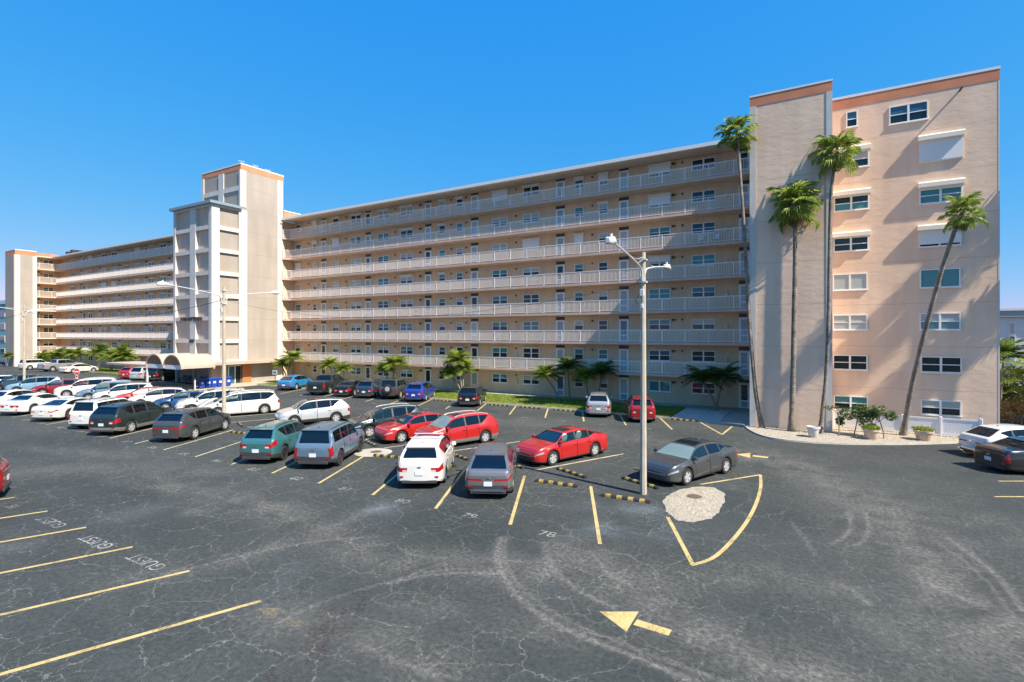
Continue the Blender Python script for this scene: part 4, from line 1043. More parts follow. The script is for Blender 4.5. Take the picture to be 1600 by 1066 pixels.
TYPES['coupe_suv']['tl'] = (5, 5, .40, .30)
TYPES['coupe_suv']['lowblack'] = 2
TYPES['coupe']['tl'] = (4, 5, .05, .02)
TYPES['fastback']['tl'] = (5, 5, .62, .26)
TYPES['sedan']['tl'] = (4, 5, .45, .30)
TYPES['pickup']['tl'] = (3, 5, .86, .10)
TYPES['offroader']['tl'] = (4, 5, .86, .06)
TYPES['luxury_sedan'] = variant('sedan', tl=(3, 6, .86, .16))
TYPES['suv']['tl'] = (4, 5, .6, .30)
for k_ in ('offroader', 'pickup', 'boxy'): TYPES[k_]['slant'] = False
FR = [0.0, .09, .24, .40, .56, .70, .83, 1.0]
FW = [.945, .985, 1.0, 1.0, .997, .985, .968, .935]
CAPT = [1.0, .86, .62, .30, -.30, -.62, -.86, -1.0]
CARP = {}
def lerp(tab, x):
    for (a, va), (b_, vb) in zip(tab, tab[1:]):
        if x <= b_: return va + (vb - va) * (x - a) / (b_ - a)
    return tab[-1][1]
def car_parts(kind):
    """list of (part name, mesh, material role, location, parent index)"""
    if kind in CARP: return CARP[kind]
    P = TYPES[kind]
    L, W, r = P['L'], P['W'], P['r']
    xf, xr = L - P['fo'], L - P['fo'] - P['wb']
    RA = r + 0.055
    top, belt = pchip(P['top']), pchip(P['belt'])
    xs = {0, .03, .07, .13, .2, .28, L, L - .02, L - .05, L - .1, L - .18, L - .28, L - .4}
    for a, z in P['top']: xs.add(a)
    for c in (xf, xr):
        for k in range(-5, 6): xs.add(c + RA * math.sin(k / 5 * math.pi / 2) * .999)
        xs.add(c - RA - .02); xs.add(c + RA + .02)
    for rg in [P['ws'], P['rw'], P['sg']] + P['pil'] + P['doors'] + ([P['bed']] if 'bed' in P else []): xs.update(rg)
    xs = sorted(x for x in xs if 0 <= x <= L)
    o = [xs[0]]
    for x in xs[1:]:
        if x - o[-1] < .012:
            if x in (L,): o[-1] = x
            continue
        while x - o[-1] > .24: o.append(o[-1] + min(.2, (x - o[-1]) / 2))
        o.append(x)
    xs = o
    rear = [(0, .80), (.03, .86), (.08, .905), (.16, .94), (.3, .972), (.6, .992), (1.0, 1.0), (9, 1.0)]
    if kind in ('pickup', 'offroader', 'boxy'): rear = [(0, .90), (.03, .94), (.08, .965), (.2, .985), (.5, 1.0), (9, 1.0)]
    front = [(0, .62), (.02, .70), (.05, .77), (.1, .84), (.18, .90), (.3, .95), (.5, .98), (.9, 1.0), (9, 1.0)]
    if kind in ('pickup', 'offroader', 'boxy'): front = [(0, .80), (.03, .86), (.08, .91), (.2, .96), (.5, .99), (.9, 1), (9, 1)]
    def hw(x): return W / 2 * min(lerp(rear, x), lerp(front, L - x))
    kt = (.915 * W / 2 - P['roof'] * 1.0) / (max(z for _, z in P['top']) - belt(L * .45))
    V = []; 
    def section(x):
        zs = P['zs']
        zl = zs + .10 * max(0, 1 - x / .35) + .06 * max(0, 1 - (L - x) / .4)
        for c in (xf, xr):
            if abs(x - c) < RA: zl = max(zl, r + math.sqrt(RA * RA - (x - c) ** 2))
        zb = belt(x); zt = max(top(x), zb + .02); h = hw(x)
        zl = min(zl, zb - .06)
        q = [(h * w, zl + f * (zb - zl)) for f, w in zip(FR, FW)]
        g = zt - zb; h0 = .918 * h
        tp = max(0, min(1, 1 - (x - P['sg'][0]) / .50)) ** 1.25 if P.get('slant', True) else 0
        for u, zz in ((.07 + .62 * tp, .06 + .64 * tp), (.80, .82), (.92, .93)):
            q.append((h0 - kt * g * u - (.03 * min(1, g * 3) if u > .9 else 0), zb + zz * g))
        y3 = q[-1][0]
        q.append((y3 * .86, zb + g * .975)); q.append((y3 * .36, zt)); q.append((0.0, zt + .004))
        return q
    NC = len(FR) + 6
    SEC = [section(x) for x in xs]
    faces = {}   # tag -> list of polys (in 3D)
    def put(tg, poly): faces.setdefault(tg, []).append(poly)
    def rng(v, rg): return rg[0] - 1e-6 <= v <= rg[1] + 1e-6
    nl = len(FR)
    sgr = min((x for x in xs if x >= P['sg'][0] - 1e-6), default=0)
    for i in range(len(xs) - 1):
        x0, x1 = xs[i], xs[i + 1]; xm = (x0 + x1) / 2
        zb, zt = belt(xm), top(xm); g = zt - zb
        inarch = any(abs(xm - c) < RA for c in (xf, xr))
        for j in range(NC - 1):
            for sd in (1, -1):
                t = 'body'
                fm = (FR[j] + FR[j + 1]) / 2 if j < nl - 1 else None
                if j < nl - 1:
                    dd = [k for k, rg in enumerate(P['doors']) if rng(xm, rg)]
                    if j == 0: t = 'cladding' if (P['clad'] or not inarch) else 'body'
                    elif P['clad'] and j == 1 and not inarch: t = 'cladding'
                    elif P['clad'] and j == 1: t = 'body'
                    elif dd and not inarch: t = ('door', sd, dd[0])
                    if xm > L - .42 and j == 5 and xm < L - .02: t = ('headlight', sd)
                    if xm < P.get('tl', (4, 5, .62, .18))[3] and (P.get('tl', (4, 5, .62, .18))[0] <= j <= P.get('tl', (4, 5, .62, .18))[1]): t = ('taillight', sd)
                elif j == nl: # side glass
                    if rng(xm, P['sg']) and g > .14:
                        if any(rng(xm, pr) for pr in P['pil']): t = 'pillar' 
                        else:
                            k = sum(1 for pr in P['pil'] if xm > pr[1])
                            t = ('side_window', sd, k)
                elif j >= nl + 2:
                    if rng(xm, P['ws']): t = 'windshield'
                    elif rng(xm, P['rw']) and j >= nl + 3: t = 'rear_window'
                    elif 'bed' in P and rng(xm, P['bed']): t = 'bed_cover'
                    elif j >= nl + 3 and rng(xm, (L * .47, P['ws'][0] - .12)) and kind in ('crossover', 'sedan', 'suv', 'rounded', 'premium') and g > .3: t = 'sunroof'
                    elif xm > P['ws'][1] + .06 and xm < L - .12: t = 'hood'
                    elif g > .3 and kind != 'pickup' or (g > .3 and xm > 1.9): t = 'roof'
                a, c = SEC[i][j], SEC[i][j + 1]; d, e = SEC[i + 1][j], SEC[i + 1][j + 1]
                q = [(x0, sd * a[0], a[1]), (x1, sd * d[0], d[1]), (x1, sd * e[0], e[1]), (x0, sd * c[0], c[1])]
                if isinstance(t, tuple) and t[0] == 'side_window' and abs(x0 - sgr) < .002:
                    tri1 = [q[1], q[2], q[3]]; tri2 = [q[0], q[1], q[3]]
                    if sd > 0: tri1 = tri1[::-1]; tri2 = tri2[::-1]
                    if False: put(t, tri1); put('body', tri2); continue
                if sd > 0: q = q[::-1]
                put(t, q)
    for end, x, i in (('r', 0.0, 0), ('f', L, len(xs) - 1)):
        S = SEC[i]
        for j in range(NC - 1):
            for k in range(len(CAPT) - 1):
                ta, tb = CAPT[k], CAPT[k + 1]; tm = (ta + tb) / 2
                bul = lambda t: (1 - t * t) * .05 * (1 if end == 'f' else -1)
                q = [(x + bul(ta), S[j][0] * ta, S[j][1]), (x + bul(tb), S[j][0] * tb, S[j][1]), (x + bul(tb), S[j + 1][0] * tb, S[j + 1][1]), (x + bul(ta), S[j + 1][0] * ta, S[j + 1][1])]
                if end == 'r': q = q[::-1]
                t = 'body'
                if end == 'f':
                    if 1 <= j <= 2 and abs(tm) < .9: t = 'grille' if j == 2 or abs(tm) < .6 else 'cladding'
                    elif 3 <= j <= 4 and abs(tm) < .6: t = 'grille'
                    elif j == 5: t = ('headlight', 1 if tm > 0 else -1)
                    elif j == 0: t = 'cladding'
                else:
                    if P.get('tl', (4, 5, .62, .18))[0] <= j <= P.get('tl', (4, 5, .62, .18))[1] and abs(tm) > P.get('tl', (4, 5, .62, .18))[2]: t = ('reverse_lamp', 1 if tm > 0 else -1) if (j == P.get('tl', (4, 5, .62, .18))[0] and .62 < abs(tm) < .86 and P.get('tl', (4, 5, .62, .18))[1] > j) else ('taillight', 1 if tm > 0 else -1)
                    elif j <= P.get('lowblack', 1) and P['clad']: t = 'cladding'
                    elif j == 0: t = 'cladding'
                put(t, q)
    out = []
    role = {'body': 'paint', 'cladding': 'clad', 'pillar': 'pillar', 'windshield': 'ws', 'rear_window': 'glass', 'bed_cover': 'dark', 'sunroof': 'glass', 'roof': 'roof', 'grille': 'grille', 'door': 'paint', 'side_window': 'sglass', 'headlight': 'head', 'taillight': 'tail', 'reverse_lamp': 'rev', 'hood': 'paint'}
    off = -L / 2
    for tg, polys in faces.items():
        nm = tg if isinstance(tg, str) else tg[0]
        idx = {}; vs = []; fs = []
        # centroid shrink of doors gives the shut lines
        for q in polys:
            f = []
            for p in q:
                key = (round(p[0], 4), round(p[1], 4), round(p[2], 4))
                if key not in idx: idx[key] = len(vs); vs.append([p[0] + off, p[1], p[2]])
                if not f or f[-1] != idx[key]: f.append(idx[key])
            if len(f) > 1 and f[0] == f[-1]: f.pop()
            if len(f) >= 3 and len(set(f)) == len(f): fs.append(f)
        if nm == 'door':
            x0 = min(v[0] for v in vs); x1 = max(v[0] for v in vs)
            for v in vs:
                if v[0] - x0 < .001: v[0] += .014
                if x1 - v[0] < .001: v[0] -= .014
        if nm == 'hood':
            ym = max(abs(v[1]) for v in vs)
            x0 = min(v[0] for v in vs); x1 = max(v[0] for v in vs)
            for v in vs:
                if x1 - v[0] < .001: v[0] -= .016
                v[2] += .006
        if not fs: continue
        me = bpy.data.meshes.new(nm); me.from_pydata(vs, [], fs)
        me.polygons.foreach_set('use_smooth', [True] * len(me.polygons)); me.set_sharp_from_angle(angle=R(38)); me.update()
        rl = role[nm]
        if nm == 'side_window' and tg[2] == len(P['pil']): rl = 'fglass'
        out.append([nm, me, rl, (0, 0, 0), None, tg])
    # dark inner hull, wheels, mirrors, handles, plates
    b = MB(); zbm = min(belt(.3), belt(L - .5))
    b.box(off + .12, -off - .12, -W / 2 + .30, W / 2 - .30, P['zs'] - .04, zbm - .08); b.box(off + xr + RA + .05, off + xf - RA - .05, -W / 2 + .10, W / 2 - .10, P['zs'] - .02, zbm - .12)
    b.box(off + .1, off + max(.14, xr - RA - .05), -W / 2 + .16, W / 2 - .16, P['zs'] + .06, zbm - .2); b.box(off + xf + RA + .05, -off - .12, -W / 2 + .2, W / 2 - .2, P['zs'] + .03, zbm - .25)
    out.append(['chassis', b.mesh('chassis', M_UNDER), 'under', (0, 0, 0), None, None])
    wt = .23
    b = MB(); pf = [(r * .60, -wt / 2 + .03), (r * .66, -wt / 2), (r * .95, -wt / 2 + .01), (r, -wt / 2 + .04), (r, wt / 2 - .04), (r * .95, wt / 2 - .01), (r * .66, wt / 2), (r * .60, wt / 2 - .03)]
    b.lathe(pf, 20, 'y'); b.lathe([(0.001, -wt / 2 + .055), (r * .62, -wt / 2 + .05)], 20, 'y')
    b.lathe([(r * .62, wt / 2 - .05), (.001, wt / 2 - .055)], 20, 'y')
    tyre = b.mesh('tyre', M_TYRE, True, 40)
    b = MB()
    for sg in (1, -1):
        y = sg * (wt / 2 - .012)
        b.lathe([(r * .57, y - sg * .05), (r * .60, y), (r * .70, y + sg * .004)] if sg > 0 else [(r * .70, y - .004), (r * .60, y), (r * .57, y + .05)], 20, 'y')
        b.lathe([(.001, y - sg * .002), (r * .14, y - sg * .004), (r * .17, y - sg * .03)], 10, 'y')
        for k in range(5):
            for da in (-.13, .13):
                a = k * 2 * math.pi / 5 + da; a2 = k * 2 * math.pi / 5 + da * 1.9
                w0, w1 = .032, .036
                p = Vector((math.cos(a) * r * .14, 0, math.sin(a) * r * .14)); q = Vector((math.cos(a2) * r * .60, 0, math.sin(a2) * r * .60))
                d = (q - p).normalized(); n = Vector((-d.z, 0, d.x))
                b.poly([p - n * w0 + Vector((0, y - sg * .012, 0)), q - n * w1 + Vector((0, y - sg * .004, 0)), q + n * w1 + Vector((0, y - sg * .004, 0)), p + n * w0 + Vector((0, y - sg * .012, 0))])
    rim = b.mesh('rim', M_RIM)
    for x in (xf, xr):
        for sd in (1, -1):
            out.append(['wheel', tyre, 'tyre', (x + off, sd * (W / 2 - wt / 2 - .015), r), None, None])
            out.append(['rim', rim, 'rim', (0, 0, 0), len(out) - 1, None])
    if P.get('spare'):
        b = MB(); b.lathe([(r * .55, -.10), (r * .7, -.12), (r * .95, -.11), (r, -.07), (r, .07), (r * .95, .11)], 20, 'y'); b.lathe([(r * .55, -.10), (.001, -.105)], 20, 'y', m=1)
        b.xform(Matrix.Translation((off - .12, 0, 1.02)) @ Matrix.Rotation(R(90), 4, 'Z') @ Matrix.Rotation(R(180), 4, 'Z'))
        out.append(['spare_wheel', b.mesh('spare_wheel', [M_TYRE, M_RIM], True, 40), 'none', (0, 0, 0), None, None])
    xm = P['ws'][1] - .22
    b = MB(); b.bbox(-.07, .07, 0, .2, 0, .14, .035); b.box(-.03, .03, -.06, .02, .01, .05)
    mir = b.mesh('side_mirror', M_CLAD, True, 30)
    b = MB(); b.bbox(-.07, .07, -.2, 0, 0, .14, .035); b.box(-.03, .03, -.02, .06, .01, .05)
    mir2 = b.mesh('side_mirror', M_CLAD, True, 30)
    out.append(['side_mirror', mir, 'mirror', (xm + off, hw(xm) * .935, belt(xm) + .03), None, None])
    out.append(['side_mirror', mir2, 'mirror', (xm + off, -hw(xm) * .935, belt(xm) + .03), None, None])
    hm = MB().bbox(-.1, .1, -.015, .015, -.014, .014, .006).mesh('door_handle', M_CHROME)
    for rg in P['doors']:
        for sd in (1, -1):
            x = rg[0] + .14; zb = belt(x); zl = P['zs']
            di = [n for n, e in enumerate(out) if isinstance(e[5], tuple) and e[5][:2] == ('door', sd) and e[5][2] == P['doors'].index(rg)]
            out.append(['door_handle', hm, 'handle', (x + off, sd * (hw(x) * .985 + .008), zl + .80 * (zb - zl)), di[0] if di else None, None])
    zp = P['zs'] + .46 * (belt(0) - P['zs'])
    out.append(['licence_plate', MB().box(off - .068, off - .052, -.155, .155, zp, zp + .16).mesh('licence_plate', M_PLATE), 'none', (0, 0, 0), None, None])
    if kind not in ('offroader', 'pickup', 'coupe'):
        b = MB(); xa = P['rw'][1] + .3
        za = top(xa)
        b.face([b.vert(p) for p in ((off + xa, -.02, za), (off + xa + .18, 0, za), (off + xa, .0, za + .07))]); b.face([b.vert(p) for p in ((off + xa, .02, za), (off + xa, 0, za + .07), (off + xa + .18, 0, za))]); b.face([b.vert(p) for p in ((off + xa, -.02, za), (off + xa, 0, za + .07), (off + xa, .02, za))])
        out.append(['antenna_fin', b.mesh('antenna_fin', M_CLAD), 'none', (0, 0, 0), None, None])
    if P['rails']:
        for sd in (1, -1):
            pts = []
            n = 8
            for k in range(n + 1):
                x = P['rw'][1] + .12 + (P['ws'][0] - .1 - P['rw'][1] - .12) * k / n
                q = section(x); pts.append((off + x, sd * (q[nl + 2][0] - .02), q[nl + 2][1] + (.02 if k in (0, n) else .04)))
            out.append(['roof_rail', MB().tube(pts, .018, 5).mesh('roof_rail', M_CLAD), 'rail', (0, 0, 0), None, None])
    if kind not in ('pickup', 'offroader', 'sedan', 'coupe', 'fastback'):
        xa = P['rw'][1]; q = section(xa + .02); yy = q[nl + 2][0] * .93; za = top(xa + .06)
        b = MB()
        A = [b.vert(p) for p in ((off + xa + .20, -yy, top(xa + .2) - .01), (off + xa - .10, -yy * .96, za - .015), (off + xa - .10, yy * .96, za - .015), (off + xa + .20, yy, top(xa + .2) - .01))]
        B_ = [b.vert(p) for p in ((off + xa + .16, -yy, top(xa + .16) - .06), (off + xa - .08, -yy * .96, za - .055), (off + xa - .08, yy * .96, za - .055), (off + xa + .16, yy, top(xa + .16) - .06))]
        b.face(A[::-1]); b.face(B_)
        for k in range(4): b.face((A[k], A[(k + 1) % 4], B_[(k + 1) % 4], B_[k]))
        out.append(['roof_spoiler', b.mesh('roof_spoiler', []), 'paint', (0, 0, 0), None, None])
    zr = P['zs'] + .24
    for sd in (1, -1):
        out.append(['reflector', MB().box(off - .035, off + .02, sd * W * .36 - .07, sd * W * .36 + .07, zr, zr + .05).mesh('reflector', M_TAIL), 'none', (0, 0, 0), None, None])
    ze = P['zs'] + .86 * (belt(0) - P['zs'])
    out.append(['emblem', MB().bbox(off - .062, off - .045, -.07, .07, ze, ze + .045, .005).mesh('emblem', M_CHROME), 'none', (0, 0, 0), None, None])
    sx = P['ws'][0] - .55; hh = min(top(sx - .3), top(sx - 1.28)) - P['zs']
    st = MB(); st.bbox(-.24, .24, -.24, .24, 0, .30, .05)
    st.bbox(-.32, -.16, -.23, .23, .25, min(.86, hh * .68), .05); st.bbox(-.33, -.22, -.12, .12, min(.88, hh * .70), min(1.06, hh * .86), .03)
    seat = st.mesh('seat', M_SEAT)
    for x_, sd in ((sx, 1), (sx, -1)) + (((sx - .95, .9), (sx - .95, -.9)) if kind not in ('coupe',) else ()):
        out.append(['seat', seat, 'seat', (off + x_, sd * W * .2, P['zs'] + .18), None, None])
    if kind == 'coupe_suv':
        out.append(['skid_plate', MB().bbox(off - .075, off - .045, -W * .3, W * .3, P['zs'] + .10, P['zs'] + .17, .01).mesh('skid_plate', M_CHROME), 'none', (0, 0, 0), None, None])
    # bumper strip / exhaust / lower valance at the rear
    b = MB(); b.bbox(off - .05, off + .12, -W * .36, W * .36, P['zs'] + .02, P['zs'] + .13, .02)
    out.append(['rear_valance', b.mesh('rear_valance', M_CLAD), 'none', (0, 0, 0), None, None])
    CARP[kind] = out
    return out

NCAR = 0
def car(kind, col, x, y, heading, label, name='parked_car', cat='car', group='cars parked in the lot', ref='rear', rim=None, roof=None, clad=None, ws=None, sglass=None, mirror=None, rails=None, pillar=None, plate=True):
    """ref: which end of the car the point (x, y) is, 'rear' or 'front'"""
    P = TYPES[kind]; a = R(heading)
    d = P['L'] / 2 * (1 if ref == 'rear' else -1)
    root = thing(name, label, cat, (x + d * math.cos(a), y + d * math.sin(a), 0), a, group)
    parts = car_parts(kind); objs = []
    roles = {'paint': col, 'clad': clad or M_CLAD, 'pillar': pillar or M_CLAD, 'ws': ws or G_CARB, 'glass': G_CAR, 'sglass': sglass or G_CAR, 'fglass': sglass or G_CARB, 'seat': M_SEAT, 'dark': M_CLAD, 'roof': roof or col, 'grille': M_CLAD, 'head': M_HEAD, 'tail': M_TAIL, 'rev': M_REV, 'under': M_UNDER, 'tyre': M_TYRE, 'rim': rim or M_RIM, 'mirror': mirror or col, 'handle': col, 'rail': rails or M_CLAD}
    for nm, me, rl, loc, par, tg in parts:
        o = bpy.data.objects.new(nm, me); COL.objects.link(o)
        o.parent = root if par is None else objs[par]
        o.location = loc
        if rl in roles:
            if not me.materials: me.materials.append(roles[rl])
            sl = o.material_slots[0]
            if sl.material is not roles[rl]:
                sl.link = 'OBJECT'; sl.material = roles[rl]
        objs.append(o)
    return root

C = dict(white=paint('white', (0.64, 0.63, 0.61), 0.0, 0.3), pearl=paint('pearl_white', (0.58, 0.565, 0.53), 0.0, 0.3), silver=paint('silver', (0.42, 0.43, 0.44), 0.6, 0.35), lsilver=paint('light_silver', (0.52, 0.53, 0.54), 0.4, 0.35),
         grey=paint('steel_grey', (0.18, 0.185, 0.195), 0.5, 0.35), dgrey=paint('dark_grey', (0.075, 0.08, 0.082), 0.45, 0.33), black=paint('black', (0.012, 0.013, 0.015), 0.2, 0.25), green=paint('dark_green_black', (0.020, 0.032, 0.032), 0.3, 0.28),
         red=paint('red', (0.42, 0.016, 0.014), 0.15, 0.3), dred=paint('deep_red', (0.27, 0.012, 0.016), 0.3, 0.3), ored=paint('light_red', (0.43, 0.05, 0.04), 0.1, 0.3), blue=paint('bright_blue', (0.015, 0.05, 0.30), 0.3, 0.3), azure=paint('azure', (0.015, 0.22, 0.52), 0.25, 0.3),
         sky=paint('pale_blue', (0.20, 0.34, 0.44), 0.35, 0.35), slate=paint('slate_blue', (0.11, 0.185, 0.255), 0.3, 0.35), teal=paint('teal', (0.045, 0.17, 0.185), 0.35, 0.33), navy=paint('navy', (0.03, 0.055, 0.09), 0.4, 0.3), mblue=paint('medium_blue', (0.02, 0.075, 0.20), 0.35, 0.3))
GR1 = 'cars nose in along the near side of the middle rows'
GR2 = 'cars nose out along the far side of the middle rows'
GR3 = 'cars parked against the apartment building'
H1, H2, H3 = 113.5, 244, 113.5
car('coupe_suv', C['grey'], -10.13, 15.75, 117.5, 'steel grey coupe style crossover in stall 79 beside the white crossover with roof rails', group=GR1)
AUD = car('rounded', C['white'], -13.12, 15.45, 120.5, 'white crossover with black glass roof and silver roof rails in stall 80', group=GR1, rails=M_LAMP, clad=C['white'], roof=C['white'])
car('boxy', C['slate'], -19.1, 15.3, 117, 'slate blue boxy off road style crossover beside the teal crossover', group=GR1, rim=M_RIMD)
car('hatch', C['teal'], -22.17, 14.6, 117, 'teal crossover with black alloy wheels left of the slate blue boxy one', group=GR1, rim=M_RIMD)
car('premium', C['dgrey'], -30.9, 15.0, H1 + 3, 'dark grey crossover parked by the foot of the second lamp post', group=GR1, clad=C['dgrey'])
car('suv', C['green'], -36.3, 14.1, H1 + 3, 'large blackish green family SUV with grey lower bumper left of the dark grey crossover', group=GR1, clad=mat('grey_cladding', (0.16, 0.155, 0.145), 0.6), rails=None)
car('boxy', C['white'], -39.9, 14.4, H1 + 3, 'small boxy white car mostly hidden by the blackish green SUV', group=GR1, clad=C['white'])
car('fastback', C['pearl'], -45.7, 14.3, H1 + 5, 'long white two door car with dark glass and gold wheels', group=GR1, rim=M_RIMG)
car('coupe', C['white'], -51.3, 14.1, H1 + 5, 'white muscle coupe with full width dark red tail lights', group=GR1, rim=M_RIM)
car('sedan', C['white'], -56.3, 14.1, H1 + 5, 'white sedan at the left edge behind the muscle coupe', group=GR1)
car('sedan', C['dgrey'], -5.38, 20.75, 247, 'dark grey sedan with silver sunshade in the windscreen beside the nearest lamp post', group=GR2, ref='front', ws=G_SHADE)
LONE = car('sedan', C['red'], -11.35, 20.8, 248.5, 'red sedan with round sunshades in its side windows parked alone in mid row', group=GR2, ref='front', sglass=G_CARB)
car('crossover', C['red'], -17.75, 20.9, 247, 'red crossover with black sunroof parked behind the white crossover with roof rails', group=GR2, ref='front', clad=mat('grey_cladding', (0.16, 0.155, 0.145), 0.6), ws=G_SHADE, rails=M_LAMP)
car('sedan', C['red'], -20.7, 20.95, 250, 'red sedan beside the red crossover in front of the round concrete collar', group=GR2, ref='front')
car('crossover', C['green'], -23.4, 21.3, H2, 'blackish SUV with silver roof rails between the silver crossover and the red sedan', group=GR2, ref='front', rails=M_LAMP)
car('crossover', C['lsilver'], -30.3, 21.4, H2, 'silver crossover with black roof rear nosing out behind the teal crossover', group=GR2, ref='front', roof=C['dgrey'])
car('minivan', C['pearl'], -38.4, 21.0, H2, 'white minivan behind the second lamp post', group=GR2, ref='front', clad=C['pearl'])
car('suv', C['white'], -41.3, 20.7, H2, 'tall white SUV with black grille squares left of the white minivan', group=GR2, ref='front', clad=C['white'])
car('sedan', C['mblue'], -44.7, 20.6, H2, 'medium blue sedan nosing out between two white cars', group=GR2, ref='front')
car('coupe_suv', C['pearl'], -48.3, 20.5, H2, 'white low hatchback left of the medium blue sedan', group=GR2, ref='front', clad=C['pearl'])
car('sedan', C['ored'], -51.1, 20.6, H2, 'light red sedan with sunlit side windows between two white cars', group=GR2, ref='front', sglass=G_BLIND)  # pale pane colour stands in for sun on its side windows
car('crossover', C['white'], -54.2, 20.4, H2, 'white crossover with black wheel arches left of the light red sedan', group=GR2, ref='front')
car('crossover', C['slate'], -57.2, 20.3, H2, 'slate blue crossover half hidden by the white one with black wheel arches', group=GR2, ref='front', rails=M_LAMP, clad=C['slate'])
car('suv', C['white'], -61.9, 20.3, H2, 'white three row SUV between the slate blue crossover and the deep red one', group=GR2, ref='front', clad=C['white'], rails=M_LAMP)
car('coupe_suv', C['dred'], -66.0, 19.9, H2, 'deep red crossover just right of the third lamp post', group=GR2, ref='front', clad=C['dred'])
car('crossover', C['sky'], -70.6, 19.3, H2, 'pale blue crossover behind the third lamp post', group=GR2, ref='front', clad=C['sky'])
car('crossover', C['navy'], -75.2, 19.1, H2, 'navy crossover behind the pale blue one at the left edge', group=GR2, ref='front')
car('sedan', C['white'], -80.0, 18.8, H2, 'white sedan furthest left beyond the navy crossover', group=GR2, ref='front')
car('coupe_suv', C['azure'], -48.6, 35.2, H3, 'azure blue crossover by the small palms near the entrance', group=GR3)
car('pickup', C['green'], -42.0, 33.9, H3, 'blackish pickup truck with its tailgate to the lot beside the azure crossover', group=GR3, cat='pickup truck', name='parked_pickup')
car('sedan', C['black'], -38.9, 34.4, H3, 'black sedan between the blackish pickup and the navy crossover', group=GR3)
car('crossover', C['navy'], -36.1, 34.6, H3, 'navy crossover parked right of the black sedan by the building', group=GR3)
car('offroader', C['dgrey'], -33.6, 35.2, H3, 'dark grey off road vehicle with a spare wheel on its tail', group=GR3)
car('crossover', C['blue'], -30.4, 35.0, H3, 'bright blue compact crossover right of the vehicle with a spare wheel', group=GR3, clad=C['blue'])
car('crossover', C['black'], -24.4, 34.8, H3, 'black crossover standing alone in front of the leaning palm', group=GR3)
car('crossover', C['silver'], -13.15, 35.2, H3 - 4, 'silver small crossover by the building under the dark palms', group=GR3, clad=C['silver'])
car('crossover', C['dred'], -9.75, 34.6, H3 - 2, 'deep red SUV behind the nearest lamp post close to the right tower', group=GR3, clad=C['dred'])
car('boxy', C['white'], -115.6, 33.4, 98, 'white boxy SUV parked furthest left along the far wing', group=GR3, clad=C['white'])
car('pickup', C['silver'], -107.0, 33.3, 98, 'grey pickup truck far left between the boxy SUV and the white sedan', group=GR3, cat='pickup truck', name='parked_pickup')
car('sedan', C['pearl'], -99.6, 33.5, 100, 'white sedan far left by the grass in front of the palms', group=GR3)
car('crossover', C['red'], -79.6, 33.4, 113, 'red crossover half in shade left of the vaulted canopy', group=GR3, clad=C['red'])
car('minivan', C['lsilver'], -76.2, 33.2, 113, 'silver minivan beside the vaulted canopy', group=GR3, clad=C['lsilver'])
car('suv', C['black'], -72.7, 33.4, 113, 'black SUV in the shade next to the silver minivan by the canopy', group=GR3)
car('coupe_suv', C['white'], 7.0, 33.35, 30, 'white crossover by the end of the white fence at the right edge', group='cars parked at the right edge', clad=C['white'])
car('luxury_sedan', C['black'], 6.95, 30.3, 30, 'black sedan with tall red tail lights at the right edge of the lot', group='cars parked at the right edge')
car('crossover', C['dred'], -26.3, 7.2, 246.5, 'dark red car cut off by the left edge of the view in the near row', group='cars parked in the near left row', clad=C['dred'])

# round shades inside the lone red sedan, crossbars on the white crossover
for x in (0.55, -0.42):
    MB().lathe([(.001, 0), (.19, 0), (.19, .01), (.001, .01)], 20, 'y').build('sunshade', M_SHADEC, LONE, loc=(x, .66, 1.16))
MB().poly([(.9, -.5, 1.28), (.9, .5, 1.28), (1.25, .5, 1.03), (1.25, -.5, 1.03)]) if False else None
b = MB(); b.poly([(0.72, -.48, 1.27), (0.72, .48, 1.27), (1.12, .56, 1.04), (1.12, -.56, 1.04)]); b.build('sunshade', M_SHADEC, LONE)
for x in (-.75, .15):
    MB().bbox(x - .03, x + .03, -.64, .64, 1.70, 1.73, .01).build('crossbar', M_LAMP, AUD)

# ------------------------------------------------------------------ palms, shrubs, trees
def fan_leaf(seed):
    """one fan leaf: a petiole and a folded fan of blades whose tips droop; grows along +x"""
    rr = random.Random(seed); b = MB()
    pl = rr.uniform(.5, .8); bl = rr.uniform(.66, .85); n = 21
    b.tube([(0, 0, 0), (pl * .5, 0, .05), (pl, 0, .04)], [.018, .013, .010], 4)
    for i in range(n):
        a = R(-118 + 236 * i / (n - 1)) ; da = R(236 / (n - 1)) * .40
        ln = bl * (1 - .25 * abs(a) / R(118)) * rr.uniform(.9, 1.08)
        dr = rr.uniform(.25, .6) * ln
        def P(r, t, dz): return (pl + r * math.cos(t), r * math.sin(t), .04 + dz)
        z1 = .015 if i % 2 else -.02
        p0 = b.vert(P(.02, a, 0)); 
        m1 = b.vert(P(ln * .55, a - da, z1 - .05 * ln)); m2 = b.vert(P(ln * .55, a, .035 - .03 * ln)); m3 = b.vert(P(ln * .55, a + da, -z1 - .05 * ln))
        t1 = b.vert(P(ln * .86, a + rr.uniform(-.03, .03), -dr * .42)); t2 = b.vert(P(ln * .99, a + rr.uniform(-.05, .05), -dr * 1.05))
        b.face((p0, m1, m2)); b.face((p0, m2, m3)); b.face((m1, t1, m2)); b.face((m2, t1, m3)); b.face((t1, t2, m3)); 
    return b.mesh('frond', L_FAN)
FAN = [fan_leaf(i) for i in range(7)]
def orient(yaw, pitch, roll=0): return Matrix.Rotation(yaw, 4, 'Z') @ Matrix.Rotation(-pitch, 4, 'Y') @ Matrix.Rotation(roll, 4, 'X')
